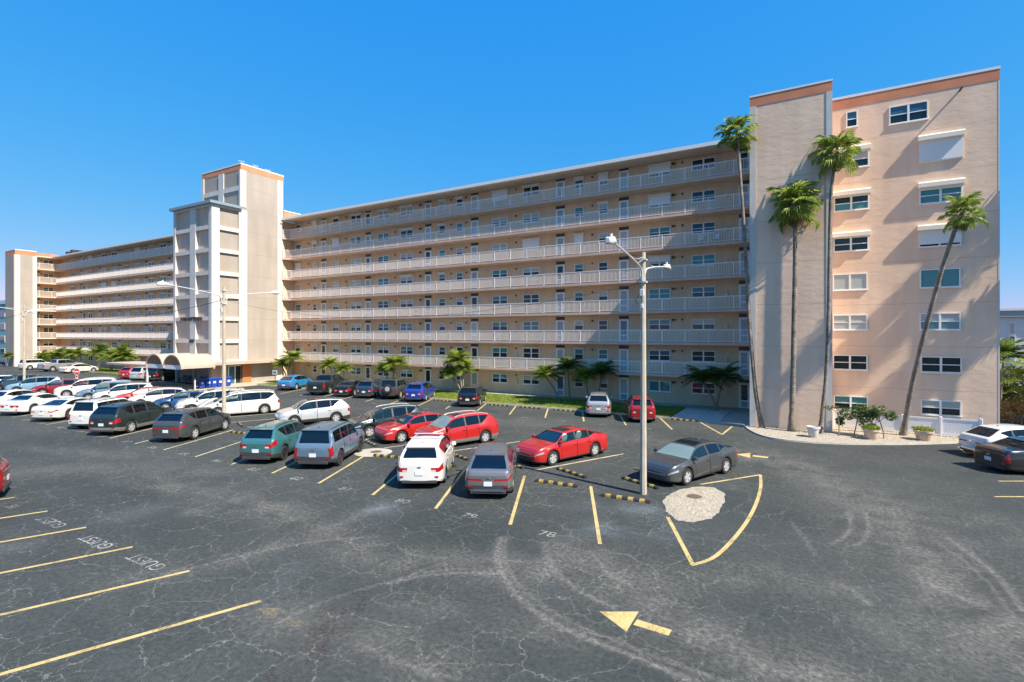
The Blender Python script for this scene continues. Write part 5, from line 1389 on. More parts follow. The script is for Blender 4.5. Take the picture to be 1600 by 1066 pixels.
def trunk_mesh(pts, r0, r1, rings=True, n=9, flare=1.45):
    P = smooth_path(pts, 9); m = len(P); rad = []
    rr = random.Random(len(pts) * 7 + int(abs(pts[0][0]) * 100))
    for i in range(m):
        t = i / (m - 1)
        rad.append((r0 + (r1 - r0) * t) * (1 + (flare - 1) * max(0, 1 - t * 9)) * (1 + (.05 if i % 2 else -.03)) * rr.uniform(.97, 1.03))
    b = MB(); b.tube(P, rad, n); return b, P
def fan_palm(pts, r0, r1, count, scale, label, seed):
    root = thing('fan_palm', label, 'palm tree', pts[0], 0, 'tall fan palms in the planting bed')
    o = Vector(pts[0])
    b, P = trunk_mesh([tuple(Vector(p) - o) for p in pts], r0, r1)
    b.build('trunk', M_TRUNK, root, True)
    rr = random.Random(seed); tip = Vector(P[-1])
    b = MB()
    for i in range(26):      # old boots below the crown
        a = i * 2.4; z = -.05 - i * .018
        b.poly([tip + Vector((math.cos(a) * r1 * .8, math.sin(a) * r1 * .8, z)), tip + Vector((math.cos(a + .5) * r1 * .8, math.sin(a + .5) * r1 * .8, z)), tip + Vector((math.cos(a + .25) * r1 * 2.1, math.sin(a + .25) * r1 * 2.1, z + .16))])
    b.build('leaf_base', M_BARK, root)
    for i in range(count):
        t = i / (count - 1)
        yaw = i * 2.39996 + rr.uniform(-.2, .2)
        pitch = R(82 - 122 * t ** .9 + rr.uniform(-10, 10))
        f = link('frond', FAN[rr.randrange(7)], root)
        M = Matrix.Translation(tip + Vector((0, 0, .12 - .45 * t))) @ orient(yaw, pitch, rr.uniform(-.3, .3)) @ Matrix.Scale(scale * rr.uniform(.85, 1.1) * (1 if t > .12 else .75), 4)
        f.matrix_local = M
    for i in range(4):
        f = link('frond', FAN[rr.randrange(7)], root)
        f.matrix_local = Matrix.Translation(tip + Vector((0, 0, -.3))) @ orient(rr.uniform(0, 6.28), R(-75), 0) @ Matrix.Scale(scale * .7, 4)
        if i < 1: f.material_slots[0].link = 'OBJECT'; f.material_slots[0].material = L_DRY
    return root
P4 = [(4.86, 37.9, .05), (5.05, 37.7, 1.63), (5.3, 37.4, 3.54), (5.85, 36.8, 6.86), (6.45, 36.2, 10.0), (6.98, 35.9, 12.1), (7.15, 35.8, 12.6)]
fan_palm([(-2.55, 36.35, 0.05), (-2.85, 36.35, 1.7), (-3.03, 36.38, 3.3), (-3.32, 36.4, 7.0), (-3.52, 36.4, 11.2), (-3.75, 36.4, 15), (-4.05, 36.4, 19.3)], .135, .085, 30, .88, 'tallest fan palm leaning left across the edge of the right tower', 1)
fan_palm([(-0.9, 36.0, 0.05), (-0.82, 36.0, 3.4), (-0.76, 36.0, 7.0), (-0.7, 36.0, 11.0), (-0.74, 36.0, 14.1)], .165, .12, 36, 1.16, 'thickest upright fan palm in front of the middle of the right tower', 2)
fan_palm([(0.62, 36.2, 0.05), (0.75, 36.2, 1.5), (0.93, 36.2, 3.6), (1.05, 36.2, 7.0), (1.1, 36.2, 11.0), (1.2, 36.2, 14.7), (1.5, 36.2, 17.0)], .125, .085, 32, .92, 'slender fan palm before the right corner of the tower with its crown over the windows', 3)
fan_palm(P4, .155, .085, 28, .72, 'shortest fan palm leaning right in front of the fence', 4)

def feather_leaf(seed, L=1.5, droop=.75, m=L_FEA):
    rr = random.Random(seed); b = MB(); n = 17
    P = []
    for i in range(n + 1):
        t = i / n
        P.append(Vector((L * (t - .12 * t * t), 0, L * (.34 * t - droop * t ** 2.1))))
    b.tube(P[::2] + [P[-1]], [.014] * (len(P[::2])) + [.004], 3)
    for i in range(2, n + 1):
        t = i / n; p = P[i]; d = (P[i] - P[i - 1]).normalized()
        ln = L * .36 * (math.sin(math.pi * min(1, t * .88 + .1)) ** .6) * rr.uniform(.85, 1.1)
        for sd in (1, -1):
            q = p + (d * .55 + Vector((0, sd * .85, 0))).normalized() * ln + Vector((0, 0, -ln * rr.uniform(.15, .5)))
            mid = p.lerp(q, .5) + Vector((0, 0, ln * .10)); w = d * .032 * L
            i0, i1, i2, i3, i4 = b.vert(p - w * .6), b.vert(p + w * .6), b.vert(mid + w), b.vert(q), b.vert(mid - w)
            b.face((i0, i1, i2, i4)); b.face((i4, i2, i3))
    return b.mesh('frond', m)
FE = [feather_leaf(i, 1.5, .62 + .07 * (i % 4)) for i in range(6)]
def feather_palm(base, stems, label, leaf=None, group='small feather palms along the foot of the building', cnt=26):
    """stems: (dx, dy, height, lean, crown scale)"""
    root = thing('feather_palm', label, 'palm tree', (base[0], base[1], .09), 0, group)
    rr = random.Random(int(abs(base[0] * 37)) + 1)
    for dx, dy, h, crown in stems:
        x0 = rr.uniform(-.12, .12)
        b, P = trunk_mesh([(x0, 0, 0), (x0 + dx * .35, dy * .35, h * .45), (x0 + dx, dy, h)], .085, .065, n=7, flare=1.2)
        b.build('trunk', M_BARK, root, True)
        tip = Vector(P[-1])
        for i in range(cnt):
            t = i / (cnt - 1)
            f = link('frond', FE[rr.randrange(6)], root)
            f.matrix_local = Matrix.Translation(tip + Vector((0, 0, .05 - .12 * t))) @ orient(i * 2.39996 + rr.uniform(-.2, .2), R(68 - 62 * t + rr.uniform(-8, 8)), rr.uniform(-.2, .2)) @ Matrix.Scale(crown * rr.uniform(.85, 1.12), 4)
            if leaf: f.material_slots[0].link = 'OBJECT'; f.material_slots[0].material = leaf
    return root
feather_palm((-55.2, 40.6), [(-1.2, 0, 2.0, .95), (.6, .2, 2.9, 1.05)], 'twin stemmed feather palm beside the entrance tower')
feather_palm((-48.0, 41.4), [(-.7, 0, 2.3, .95)], 'single feather palm behind the blackish pickup')
feather_palm((-46.0, 41.2), [(-.2, 0, 1.9, .78)], 'smaller feather palm between the pickup and the black sedan')
feather_palm((-39.4, 41.8), [(-1.0, 0, 2.0, .95), (.5, 0, 2.55, 1.2)], 'bushy feather palm behind the dark grey off road vehicle')
feather_palm((-30.3, 42.3), [(-1.4, -.2, 1.85, .95), (-.6, 0, 3.2, 1.15), (-.1, .3, 2.4, .9)], 'three stemmed leaning feather palm left of the black crossover standing alone')
feather_palm((-19.4, 42.2), [(-1.4, -.1, 2.15, 1.0)], 'leaning feather palm with bright yellow green fronds on the lawn')
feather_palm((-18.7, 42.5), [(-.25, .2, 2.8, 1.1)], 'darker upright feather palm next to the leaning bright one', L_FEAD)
feather_palm((-16.6, 42.2), [(-.2, -.2, 2.1, .95)], 'small bright feather palm behind the silver small crossover')
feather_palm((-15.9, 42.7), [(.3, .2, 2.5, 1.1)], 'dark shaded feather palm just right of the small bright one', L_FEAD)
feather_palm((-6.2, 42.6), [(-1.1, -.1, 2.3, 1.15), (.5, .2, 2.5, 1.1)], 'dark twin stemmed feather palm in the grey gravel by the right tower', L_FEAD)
for x, y, st, lb in ((-129.4, 35.6, [(0, 0, 1.7, .9)], 'lone feather palm before the far left end tower'), (-123.4, 38.5, [(-.5, 0, 1.6, .9), (.6, .2, 1.9, .9)], 'low twin feather palm nearest the far left end tower'), (-116.5, 38.6, [(-.6, 0, 2.0, 1.15), (.8, .2, 2.4, 1.2)], 'bushy feather palm behind the grey pickup truck'), (-110.2, 38.6, [(-.8, 0, 2.2, 1.2), (.8, .2, 2.4, 1.25)], 'full feather palm behind the white sedan at far left'), (-101.5, 39, [(-.9, 0, 2.6, 1.35), (.6, .2, 3.2, 1.3)], 'tallest feather palm of the far left wing'), (-97.0, 39, [(-.2, 0, 2.3, 1.3), (.8, .3, 2.2, 1.2)], 'low spreading feather palm right of the tallest one at far left'), (-93.8, 39.2, [(0, 0, 2.9, 1.3), (.9, .2, 2.3, 1.2)], 'feather palm of the far left wing nearest the red crossover')):
    feather_palm((x, y), st, lb, group='feather palms along the far left wing', cnt=17)

def leaf_cloud(b, c, rad, n, size, rr, flat=.8):
    for i in range(n):
        d = Vector((rr.gauss(0, 1), rr.gauss(0, 1), rr.gauss(0, 1))).normalized() * (rr.random() ** .4)
        p = Vector(c) + Vector((d.x * rad[0], d.y * rad[1], d.z * rad[2]))
        u = Vector((rr.gauss(0, 1), rr.gauss(0, 1), rr.gauss(0, .6))).normalized(); v = u.cross(Vector((rr.gauss(0, 1), rr.gauss(0, 1), rr.gauss(0, 1)))).normalized()
        s = size * rr.uniform(.6, 1.3)
        b.poly([p - u * s, p + v * s * .45, p + u * s + Vector((0, 0, -s * .3)), p - v * s * .45])
def small_tree(base, top, clumps, label, seed, nleaf=170, size=.095, lm=None, name='ornamental_tree', cat='small tree', group='young trees in the planting bed'):
    rr = random.Random(seed); root = thing(name, label, cat, base, 0, group)
    t = Vector(top) - Vector(base); b = MB()
    b.tube(smooth_path([(0, 0, 0), (t.x * .3 + .03, t.y * .3, t.z * .4), (t.x, t.y, t.z)], 4), [.035] * 4 + [.03] * 5, 6)
    fol = MB()
    for c, r in clumps:
        cc = t + Vector(c)
        b.tube([t * .95, t.lerp(cc, .6) + Vector((0, 0, .08)), cc], [.02, .014, .008], 5)
        for k in range(3):
            e = cc + Vector((rr.uniform(-1, 1) * r[0], rr.uniform(-1, 1) * r[1], rr.uniform(-.6, 1) * r[2])) * .8
            b.tube([cc, e], [.008, .004], 4)
        leaf_cloud(fol, cc, r, nleaf, size, rr)
    b.build('trunk', M_BARK, root, True)
    fo = fol.build('foliage', lm or L_TREE, root); fo['kind'] = 'stuff'
    return root
small_tree((2.35, 36.6, .05), (2.55, 36.6, 1.15), [((-.55, 0, .1), (.45, .4, .35)), ((.1, .1, .45), (.5, .4, .35)), ((.65, 0, .15), (.4, .4, .35)), ((-.9, -.1, -.3), (.25, .25, .3)), ((.1, -.3, .1), (.4, .3, .3))], 'leafy young tree directly behind the left clay planter', 1)
small_tree((3.75, 36.1, .05), (3.55, 36.1, 1.1), [((-.7, 0, -.05), (.45, .4, .38)), ((-.05, 0, .55), (.45, .4, .4)), ((.55, .1, .3), (.35, .35, .3)), ((-.35, .2, -.45), (.3, .3, .25)), ((-.4, 0, .35), (.4, .3, .3))], 'leafy young tree between the two clay planters', 2)
small_tree((1.55, 35.75, .05), (1.5, 35.75, 1.45), [((-.55, 0, .2), (.35, .2, .15)), ((.3, 0, .1), (.3, .2, .2)), ((-.1, 0, .3), (.3, .2, .15))], 'thin bare stemmed sapling with few leaves near the tower corner', 3, nleaf=26)
def planter(x, y, label, m, r, h, seed, plant=True):
    root = thing('planter', label, 'planter', (x, y, .07), 0, 'planters on the gravel bed')
    b = MB(); b.lathe([(r * .62, 0), (r * .66, .02), (r * .92, h * .82), (r * 1.05, h * .83), (r * 1.06, h), (r * .95, h), (r * .93, h * .9), (0, h * .88)], 20)
    b.build('pot', m, root, True, 40)
    if plant:
        rr = random.Random(seed); f = MB()
        for k in range(9):
            a = k * .7; leaf_cloud(f, (math.cos(a) * r * .75, math.sin(a) * r * .75, h + .08), (.22, .22, .10), 45, .06, rr)
        leaf_cloud(f, (0, 0, h + .14), (r, r, .1), 120, .06, rr)
        o = f.build('foliage', L_POT, root); o['kind'] = 'stuff'
M_CLAY = mat('pale_clay_pot', (0.56, 0.43, 0.33), 0.85, var=0.1, scale=6)
planter(0.25, 34.55, 'empty white round pot standing on the gravel near the tower', M_TRIM, .34, .62, 0, False)
planter(3.1, 35.55, 'left clay planter filled with yellow green foliage', M_CLAY, .42, .58, 1)
planter(5.62, 36.65, 'right clay planter with yellow green foliage in front of the fence', M_CLAY, .46, .56, 2)

# vegetation at the right edge, behind the fence line
def bush(base, rad, label, m, n, size, seed, name='hedge_shrub'):
    rr = random.Random(seed); root = thing(name, label, 'shrub', base, 0, 'greenery beyond the end block')
    f = MB()
    for k in range(14):
        c = (rr.uniform(-.6, .6) * rad[0], rr.uniform(-.6, .6) * rad[1], rad[2] * rr.uniform(.25, 1.0))
        leaf_cloud(f, c, (rad[0] * .5, rad[1] * .5, rad[2] * .32), n // 14, size, rr)
    o = f.build('foliage', m, root); o['kind'] = 'stuff'
    s = MB()
    for k in range(4): s.tube([(rr.uniform(-.3, .3), rr.uniform(-.3, .3), 0), (rr.uniform(-.7, .7) * rad[0], rr.uniform(-.7, .7) * rad[1], rad[2])], [.06, .02], 5)
    s.build('stem', M_BARK, root)
bush((13.5, 56.0, 0), (2.6, 2.4, 3.4), 'dark leafy hedge tree just right of the end block', L_HEDGE, 3600, .16, 1)
bush((18.5, 57.0, 0), (3.0, 2.6, 2.9), 'dark hedge further right behind the bright palm leaves', L_HEDGE, 3000, .16, 2)
bush((12.3, 47.5, 0), (1.4, 1.6, 1.5), 'brownish low shrub below the bright palm leaves', L_DRY, 1300, .10, 3)
bush((14.6, 50.2, 0), (1.6, 1.8, 2.0), 'dark low shrub between the end block and the bright palm', L_HEDGE, 1600, .12, 5)
feather_palm((14.6, 47.5), [(-.3, 0, 2.2, 2.1), (.5, .4, 2.9, 2.0)], 'palm with large bright arching leaves at the right edge', group='greenery beyond the end block', cnt=22)
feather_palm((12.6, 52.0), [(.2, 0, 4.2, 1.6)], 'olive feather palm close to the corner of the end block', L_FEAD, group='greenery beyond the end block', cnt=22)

# two more fan palms of the same bed, just outside the right edge of the view: their crowns shade the end wall
fan_palm([(12.9, 38.4, 0), (13.1, 38.6, 5), (13.0, 38.9, 11), (12.9, 38.95, 16.3)], .15, .09, 34, 1.15, 'tall fan palm standing right of the end block beyond the fence', 8)
fan_palm([(13.2, 38.8, 0), (12.9, 39.0, 4), (12.8, 39.2, 8), (12.7, 39.3, 10.9)], .15, .09, 34, 1.1, 'lower fan palm leaning towards the end block beyond the fence', 9)

# ------------------------------------------------------------------ lamps, cables, fence, stops and small things
def lamp_head(b):
    b.lathe([(.001, .16), (.07, .155), (.09, .10), (.15, .06), (.19, -.02), (.20, -.06), (.12, -.10), (.001, -.11)], 12)
def street_lamp(x, y, label, near=3.35, far=3.4):
    root = thing('lamp_post', label, 'lamp post', (x, y, 0), 0, 'lamp posts along the middle row')
    b = MB(); r0, r1, h = .130, .085, 9.15; n = 8
    b.tube([(0, 0, 0), (0, 0, .3), (0, 0, h)], [r0 * 1.02, r0, r1], 8)
    b.build('post', M_LAMPPOLE, root)
    for sd in (-1, 1):
        ln = near if sd < 0 else far
        pts = smooth_path([(0, sd * .12, 8.05), (0, sd * .22, 8.42), (0, sd * .5, 8.58), (0, sd * 1.6, 8.78), (0, sd * ln, 9.0)], 5)
        arm = MB().tube(pts, [.045] * 8 + [.033] * (len(pts) - 8), 6).build('arm', M_LAMP, root)
        hb = MB()
        prof = []
        for i, (t, w, zt, zb) in enumerate(((0, .05, .05, -.05), (.10, .09, .09, -.05), (.25, .15, .13, -.07), (.42, .18, .14, -.10), (.58, .15, .11, -.11), (.68, .06, .05, -.08))):
            prof.append([(-w, t, zb * .4), (-w * .7, t, zt), (w * .7, t, zt), (w, t, zb * .4), (w * .75, t, zb), (-w * .75, t, zb)])
        ids = [[hb.vert((p[0], sd * (ln - .06 + p[1]), 9.0 + p[2])) for p in s] for s in prof]
        for i in range(len(ids) - 1):
            for k in range(6): hb.face((ids[i][k], ids[i + 1][k], ids[i + 1][(k + 1) % 6], ids[i][(k + 1) % 6]))
        hb.face(ids[0]); hb.face(ids[-1][::-1])
        yc = sd * (ln + .3)
        hb.lathe([(.045, .12), (.05, .24), (.001, .25)], 8, center=(0, yc, 9.0))
        hd = hb.build('lamp_head', M_LAMP, root, True, 40)
        w = MB()
        w.tube(smooth_path([(0, sd * .12, 8.95), (0, sd * .9, 8.80), (0, sd * 1.7, 8.80)], 4), .010, 4)
        w.tube(smooth_path([(0, sd * .12, 8.85), (0, sd * .8, 8.66), (0, sd * 1.4, 8.75)], 4), .008, 4)
        w.build('wire', M_LAMP, root)
    b = MB(); b.box(-.13, .13, -.13, .13, 8.0, 8.06); b.box(-.13, .13, -.13, .13, 8.85, 8.9); b.bbox(-.08, .08, -.22, -.11, 7.5, 7.75, .02); b.bbox(-.05, .05, -.2, -.11, 7.05, 7.2, .02)
    b.build('clamp', M_LAMP, root)
    b = MB().tube(smooth_path([(-.1, -.05, 7.6), (-.28, -.05, 7.35), (-.18, -.05, 7.2), (-.35, -.05, 7.4)], 5), .008, 4); b.build('wire', M_WIRE, root)
    return root
street_lamp(-5.41, 19.28, 'nearest tall concrete lamp post with two arms, beside the stone patch')
street_lamp(-32.86, 19.42, 'second lamp post, in front of the white minivan')
street_lamp(-71.67, 21.0, 'third and furthest lamp post, among the pale blue and deep red cars')
def cable(p, q, sag, label, r=.007):
    p, q = Vector(p), Vector(q); pts = []
    for i in range(25):
        t = i / 24; v = p.lerp(q, t); v.z -= sag * 4 * t * (1 - t); pts.append(v)
    b = MB().tube(pts, r, 4)
    return tag(b.build('overhead_cable', M_WIRE), label, 'cable', 'cables between the lamp posts')
cable((-5.41, 19.28, 8.0), (-32.86, 19.42, 8.3), 1.25, 'thin sagging cable strung between the nearest and the second lamp post')
cable((-32.86, 19.42, 8.3), (-71.67, 21.0, 8.5), 1.1, 'thin cable strung from the second lamp post to the furthest one', .016)
cable((-71.67, 21.0, 8.3), (-120, 24.0, 8.6), 0.9, 'thin cable running left from the furthest lamp post', .02)

# rubber wheel stops
stop_mb = MB()
pr = [(-.085, 0), (-.075, .06), (-.045, .105), (.045, .105), (.075, .06), (.085, 0)]
i0 = [stop_mb.vert((-.9, y, z)) for y, z in pr]; j0 = [stop_mb.vert((-.87, y, z)) for y, z in pr]; j1 = [stop_mb.vert((.87, y, z)) for y, z in pr]; i1 = [stop_mb.vert((.9, y, z)) for y, z in pr]
for A, B in ((i0, j0), (j0, j1), (j1, i1)):
    for k in range(5): stop_mb.face((A[k], A[k + 1], B[k + 1], B[k]))
stop_mb.face(i0); stop_mb.face(i1[::-1])
STOP = stop_mb.mesh('wheel_stop', M_RUBBER)
sm = MB()
q = [(y * 1.03, z + .003) for y, z in pr]
for k in range(5):
    (ya, za), (yb, zb) = q[k], q[k + 1]
    sm.poly([(-.11, ya, za), (-.11 + .0, yb, zb), (.09, yb, zb), (.09, ya, za)])
STRIPE = sm.mesh('stripe', M_STOPY)
def wheel_stop(x, y, ang, label, group):
    o = link('wheel_stop', STOP, None, (x, y, .004), R(ang)); tag(o, label, 'wheel stop', group)
    for k in range(4): link('stripe', STRIPE, o, (-.63 + .42 * k, 0, 0))
    return o
names_s = {0: 'black and yellow wheel stop at the head of empty stall 78', 1: 'black and yellow wheel stop hidden before the grey coupe crossover', 2: 'black and yellow wheel stop in front of the white crossover with roof rails', -1: 'black and yellow wheel stop lying at the foot of the nearest lamp post',
           3: 'black and yellow wheel stop of the empty stall by the round concrete collar', 4: 'black and yellow wheel stop ahead of the slate blue boxy crossover', 5: 'black and yellow wheel stop ahead of the teal crossover', 6: 'black and yellow wheel stop of the empty stall left of the teal crossover', 7: 'black and yellow wheel stop near the second lamp post'}
for k in range(-1, 8):
    s0 = -6.7 - 3 * k; t = 5.15
    wheel_stop(s0 + t * math.cos(A_S) - (0.0 if k else 0), 14.05 + t * math.sin(A_S) + (-.45 if k == -1 else 0), 3 if k < 1 else 10, names_s[k], 'wheel stops of the middle rows')
names_n = {-1: 'slanted black and yellow wheel stop under the nose of the dark grey sedan', 0: 'slanted wheel stop of the empty stall between dark grey and lone red sedans', 1: 'slanted black and yellow wheel stop before the lone red sedan', 2: 'slanted wheel stop between the white crossover and the grey coupe crossover', 3: 'slanted black and yellow wheel stop before the red crossover', 4: 'slanted black and yellow wheel stop before the red sedan by the concrete collar', 5: 'slanted black and yellow wheel stop before the blackish SUV', 6: 'slanted black and yellow wheel stop of the empty stall right of the silver crossover', 7: 'slanted black and yellow wheel stop before the silver crossover', 8: 'slanted black and yellow wheel stop right of the second lamp post', 9: 'slanted black and yellow wheel stop just behind the second lamp post'}
for k in range(-1, 10):
    s0 = -9.05 - 3 * k; t = .35
    wheel_stop(s0 + t * math.cos(A_N), 20.2 + t * math.sin(A_N), -24, names_n[k], 'wheel stops of the middle rows')
fs = ['red SUV near the right tower', 'silver small crossover', 'empty bay right of the tree shadow', 'empty bay with the tree shadow', 'black crossover standing alone', 'empty bay beside the bright blue crossover', 'bright blue crossover', 'off road vehicle', 'navy crossover', 'black sedan', 'blackish pickup']
for k, d in enumerate(fs):
    s0 = -9.0 - 3 * k; t = 4.05
    wheel_stop(s0 + t * math.cos(R(113.5)) - .1, 33.3 + t * math.sin(R(113.5)), 0, 'wheel stop at the lawn kerb, bay of the ' + d, 'wheel stops along the lawn kerb')
wheel_stop(-5.9 - 1.6, 37.05, -3, 'black and yellow wheel stop at the kerb left of the yellow corner marking', 'wheel stops along the lawn kerb')
for k in range(5):
    wheel_stop(-98.0 + 3.2 * k, 36.3, 0, ['wheel stop furthest left by the far grass behind the white sedan', 'second wheel stop by the far grass right of the white sedan', 'middle wheel stop by the far grass', 'fourth wheel stop by the far grass towards the canopy', 'wheel stop by the far grass nearest the canopy'][k], 'wheel stops of the far left row')

# white vinyl fence: posts, rails and planks
fr = thing('vinyl_fence', 'low white vinyl plank fence in front of the end block', 'fence', (1.3, 38.9, 0))
def fence_run(p, q, h0, h1):
    p, q = Vector(p), Vector(q); d = (q - p); ln = d.length; d.normalize(); a = math.atan2(d.y, d.x); o = p - Vector((1.3, 38.9))
    np_ = max(1, round(ln / 1.85))
    for i in range(np_ + 1):
        t = ln * i / np_; h = h0 + (h1 - h0) * i / np_
        link('post', MB().bbox(-.06, .06, -.06, .06, 0, h + .08, .02).mesh('post', M_VINYL), fr, (o.x + d.x * t, o.y + d.y * t, .05), a)
    for i in range(np_):
        t0 = ln * i / np_ + .07; t1 = ln * (i + 1) / np_ - .07; h = h0 + (h1 - h0) * (i + .5) / np_
        for z in (.12, h - .10):
            link('rail', MB().box(0, t1 - t0, -.03, .03, z, z + .09).mesh('rail', M_VINYL), fr, (o.x + d.x * t0, o.y + d.y * t0, .05), a)
        n = 10; w = (t1 - t0) / n
        me = MB().bbox(.004, w - .004, -.012, .012, .2, h - .10, .004).mesh('plank', M_VINYL)
        for k in range(n): link('plank', me, fr, (o.x + d.x * (t0 + w * k), o.y + d.y * (t0 + w * k), .05), a)
fence_run((1.4, 39.0), (8.5, 38.5), 1.02, 1.12)
fence_run((8.5, 38.5), (8.75, 39.9), 1.12, 1.12)

# recycling carts, bench, signs at the entrance
def cart(x, y, rz, label):
    root = thing('recycling_cart', label, 'recycling cart', (x, y, .124), rz, 'blue recycling carts by the entrance')
    b = MB(); lo = [(-.24, -.26), (.24, -.26), (.24, .24), (-.24, .24)]; hi = [(-.30, -.34), (.30, -.34), (.30, .34), (-.30, .34)]
    a = [b.vert((x_, y_, .08)) for x_, y_ in lo]; c = [b.vert((x_, y_, .95)) for x_, y_ in hi]
    for k in range(4): b.face((a[k], a[(k + 1) % 4], c[(k + 1) % 4], c[k]))
    b.face(a[::-1]); b.box(-.33, .33, -.37, .36, .93, .97)
    b.build('bin', M_BLUE, root)
    MB().bbox(-.34, .34, -.38, .40, .972, 1.06, .03).build('lid', M_BLUE, root)
    for sx in (-.27, .27): MB().lathe([(.001, -.03), (.12, -.03), (.12, .03), (.001, .03)], 12, 'x' if False else 'y', center=(0, 0, 0)).xform(Matrix.Translation((sx, .26, .12)) @ Matrix.Rotation(R(90), 4, 'Z')).build('wheel', M_TYRE, root)
    MB().tube([(-.25, .42, .98), (.25, .42, .98)], .018, 6).build('handle', M_BLUE, root)
    MB().box(-.13, .13, -.345, -.318, .5, .72).build('emblem', M_SIGNW, root)
cl = ['blue recycling cart nearest the white post', 'blue recycling cart second from the white post', 'blue recycling cart in the middle of the row', 'blue recycling cart behind the second lamp post', 'blue recycling cart nearest the entrance door']
for k, t in enumerate((.06, .27, .46, .66, .95)):
    cart(-57.2 - .35 * t, 31.1 + 3.5 * t, R(80), cl[k])
b = MB().bbox(-.07, .07, -.07, .07, 0, 1.35, .02); o = b.build('bollard', M_TRIM, None, loc=(-56.4, 30.2, 0.0)); tag(o, 'plain white post left of the blue recycling carts', 'post')
def bench(x, y, rz, label):
    root = thing('bench', label, 'bench', (x, y, .124), rz, 'dark benches under the canopy')
    for k in range(4): link('slat', MB().box(-.7, .7, -.25 + .13 * k, -.15 + .13 * k, .42, .45).mesh('slat', M_DARK), root)
    for k in range(3): link('slat', MB().box(-.7, .7, .28, .31, .55 + .13 * k, .64 + .13 * k).mesh('slat', M_DARK), root)
    for sx in (-.72, .72):
        b = MB(); b.box(sx - .03, sx + .03, -.26, -.2, 0, .66); b.box(sx - .03, sx + .03, .27, .33, 0, .95); b.box(sx - .03, sx + .03, -.26, .33, .62, .66); b.box(sx - .03, sx + .03, -.2, .27, .36, .41)
        b.build('end_frame', M_DARK, root)
bench(-65.6, 33.9, 0, 'dark slatted bench against the grey screens under the tower')
bench(-61.9, 33.9, 0, 'dark bench behind the blue recycling carts')
r0 = thing('notice_sign', 'small white notice on a post left of the azure crossover', 'sign', (-54.9, 38.6, .0))
MB().tube([(0, 0, 0), (0, 0, 1.75)], .04, 6).build('post', M_DARK, r0)
MB().box(-.42, .42, -.06, -.04, 1.25, 1.8).build('sign_panel', M_SIGNW, r0)
MB().box(-.25, .25, -.066, -.062, 1.40, 1.65).build('sign_print', mat('grey_print', (0.2, 0.22, 0.25), .6), r0)
r1 = thing('no_entry_sign', 'round red and white no entry sign on a post above the deep red crossover', 'road sign', (-73.6, 26.2, 0), R(28))
MB().tube([(0, 0, 0), (0, 0, 2.05)], .03, 6).build('post', M_LAMP, r1)
d = MB(); d.lathe([(.001, -.05), (.34, -.05), (.34, -.035), (.001, -.035)], 24, 'y'); d.xform(Matrix.Translation((0, 0, 1.7))).build('sign_disc', M_SIGNRED, r1)
MB().box(-.24, .24, -.056, -.052, 1.64, 1.76).build('sign_bar', M_SIGNW, r1)
d = MB(); d.lathe([(.345, -.052), (.375, -.052), (.375, -.04)], 24, 'y'); d.xform(Matrix.Translation((0, 0, 1.7))).build('sign_rim', M_SIGNW, r1)
MB().box(-.15, .15, -.05, -.035, .85, 1.28).build('sign_plate', M_SIGNW, r1); MB().box(-.12, .12, -.055, -.051, 1.02, 1.25).build('sign_print', M_SIGNRED, r1)

# a few things kept on the galleries
def chair(x, y, z, rz, label):
    root = thing('gallery_chair', label, 'chair', (x, y, z), rz, 'white chairs on the galleries')
    MB().bbox(-.23, .23, -.22, .22, .40, .44, .01).build('seat', M_SIGNW, root)
    MB().bbox(-.23, .23, .20, .24, .442, .88, .01).build('backrest', M_SIGNW, root)
    for a_ in (-.2, .2):
        for c_ in (-.19, .19): MB().box(a_ - .02, a_ + .02, c_ - .02, c_ + .02, 0, .398).build('leg', M_SIGNW, root)
    return root
chair(-7.6, 44.4, 5 * FL, .4, 'white chair on the sixth floor gallery, second window from the right tower')
chair(-6.6, 44.5, 5 * FL, -.6, 'white chair on the sixth floor gallery nearest the right tower')
chair(-27.4, 44.5, 2 * FL, .2, 'white chair on the third floor gallery behind the three stemmed palm')
tb_ = thing('gallery_table', 'small white table on the sixth floor gallery between two white chairs', 'table', (-7.1, 44.4, 5 * FL))
MB().lathe([(.001, .70), (.33, .70), (.34, .72), (.33, .74), (.001, .74)], 16).build('top', M_SIGNW, tb_)
MB().tube([(0, 0, 0), (0, 0, .70)], .03, 6).build('leg', M_SIGNW, tb_)
def potted(x, y, z, label, seed, h=.5):
    root = thing('potted_plant', label, 'potted plant', (x, y, z), 0, 'potted plants on the galleries')
    MB().lathe([(.10, 0), (.16, .28), (.17, .30), (.001, .29)], 12).build('pot', M_BAND, root, True, 40)
    f = MB(); leaf_cloud(f, (0, 0, .3 + h * .5), (.22, .22, h * .5), 70, .07, random.Random(seed))
    o = f.build('foliage', L_TREE, root); o['kind'] = 'stuff'
potted(-20.0, 44.7, FL, 'leafy potted plant on the second floor gallery above the leaning bright palm', 1)
potted(-38.4, 44.6, 3 * FL, 'leafy potted plant on the fourth floor gallery towards the centre tower', 2)
potted(-88.0, 43.4, FL, 'large potted plant on the second floor gallery beside the vaulted canopy', 3, 1.0)

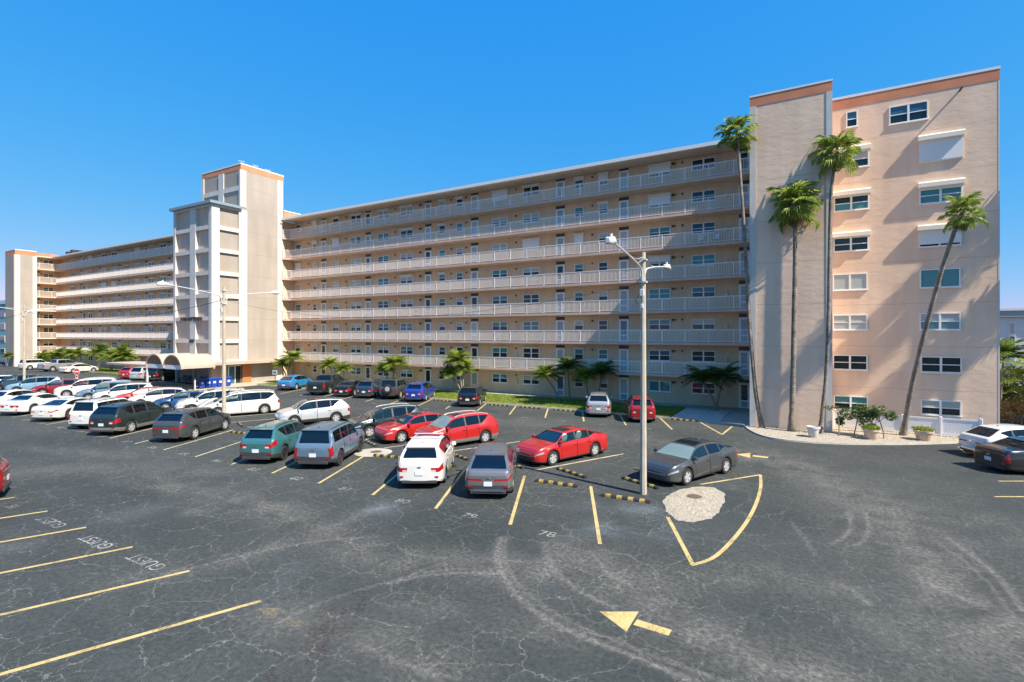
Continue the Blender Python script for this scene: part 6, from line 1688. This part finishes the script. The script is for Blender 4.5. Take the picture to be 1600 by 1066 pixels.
# neighbouring buildings seen past both ends
M_NB = mat('pale_render', (0.62, 0.63, 0.64), .8, var=.05, scale=1)
nb = thing('neighbour_building', 'pale low building with narrow upright windows and grey roof edge at the right', 'building', (36, 78, 0))
def npart(name, b, m): return b.build(name, m, nb, loc=(-36, -78, 0))
npart('wall', MB().box(12, 60, 78, 95, 0, 8.0), M_NB)
npart('roof_edge', MB().box(11.6, 60.4, 77.6, 95, 8.003, 8.7), mat('grey_blue_fascia', (0.27, 0.34, 0.37), .6))
npart('roof_edge', MB().box(11.5, 60.5, 77.5, 95, 8.703, 8.95), M_CAP)
for k in range(14):
    for z in (4.4, 1.2):
        x = 21.4 + 1.85 * k - 3.7
        w_ = npart('window', MB().box(x, x + .55, 77.94, 77.998, z, z + 3.0), M_FRAME)
        MB().box(x + .08, x + .47, 77.925, 77.938, z + .08, z + 1.4).build('pane', G_DARK, w_)
        MB().box(x + .08, x + .47, 77.925, 77.938, z + 1.5, z + 2.92).build('pane', G_BLIND, w_)
tb = thing('neighbour_building', 'teal building with dark window bands past the far left tower', 'building', (-158, 46, 0))
def tpart(name, b, m): return b.build(name, m, tb, loc=(158, -46, 0))
M_TEALW = mat('teal_render', (0.16, 0.36, 0.40), .7)
tpart('wall', MB().box(-175, -146, 46, 60, 0, 13.4), M_TEALW)
tpart('roof_edge', MB().box(-175.4, -145.6, 45.6, 60, 13.403, 14.3), mat('pale_teal_fascia', (0.45, 0.58, 0.60), .6))
for k in range(4):
    for j in range(6):
        w_ = tpart('window', MB().box(-172 + 4.4 * j, -169 + 4.4 * j, 45.94, 45.997, 1.0 + 3.1 * k, 2.6 + 3.1 * k), M_FRAME)
        MB().box(-171.9 + 4.4 * j, -169.1 + 4.4 * j, 45.92, 45.938, 1.1 + 3.1 * k, 2.5 + 3.1 * k).build('pane', G_DARK, w_)
# raised letters on the entrance tower and the number below them
rr = random.Random(4)
def glyphs(x0, n, w, h, y, z):
    for i in range(n):
        b = MB(); x = x0 + i * w * 1.12; t = w * .24
        b.box(x, x + t, y - .05, y - .002, z, z + h)
        k = rr.randrange(4)
        if k != 3: b.box(x + t + .002, x + w * .95, y - .05, y - .002, z + h - t, z + h)
        if k in (0, 2): b.box(x + t + .002, x + w * .95, y - .05, y - .002, z, z + t)
        if k in (0, 1, 3): b.box(x + t + .002, x + w * .8, y - .05, y - .002, z + h * .42, z + h * .42 + t)
        if k in (2, 3): b.box(x + w * .96 - t, x + w * .96, y - .055, y - .004, z, z + h)
        part('raised_letter', b, M_DARK)
glyphs(-66.6, 10, .42, .44, F0 - 0.005, 3 * FL - 0.36)
glyphs(-64.65, 3, .34, .40, F0 - 0.005, 2 * FL - 0.33)
print('objects', len(bpy.data.objects))
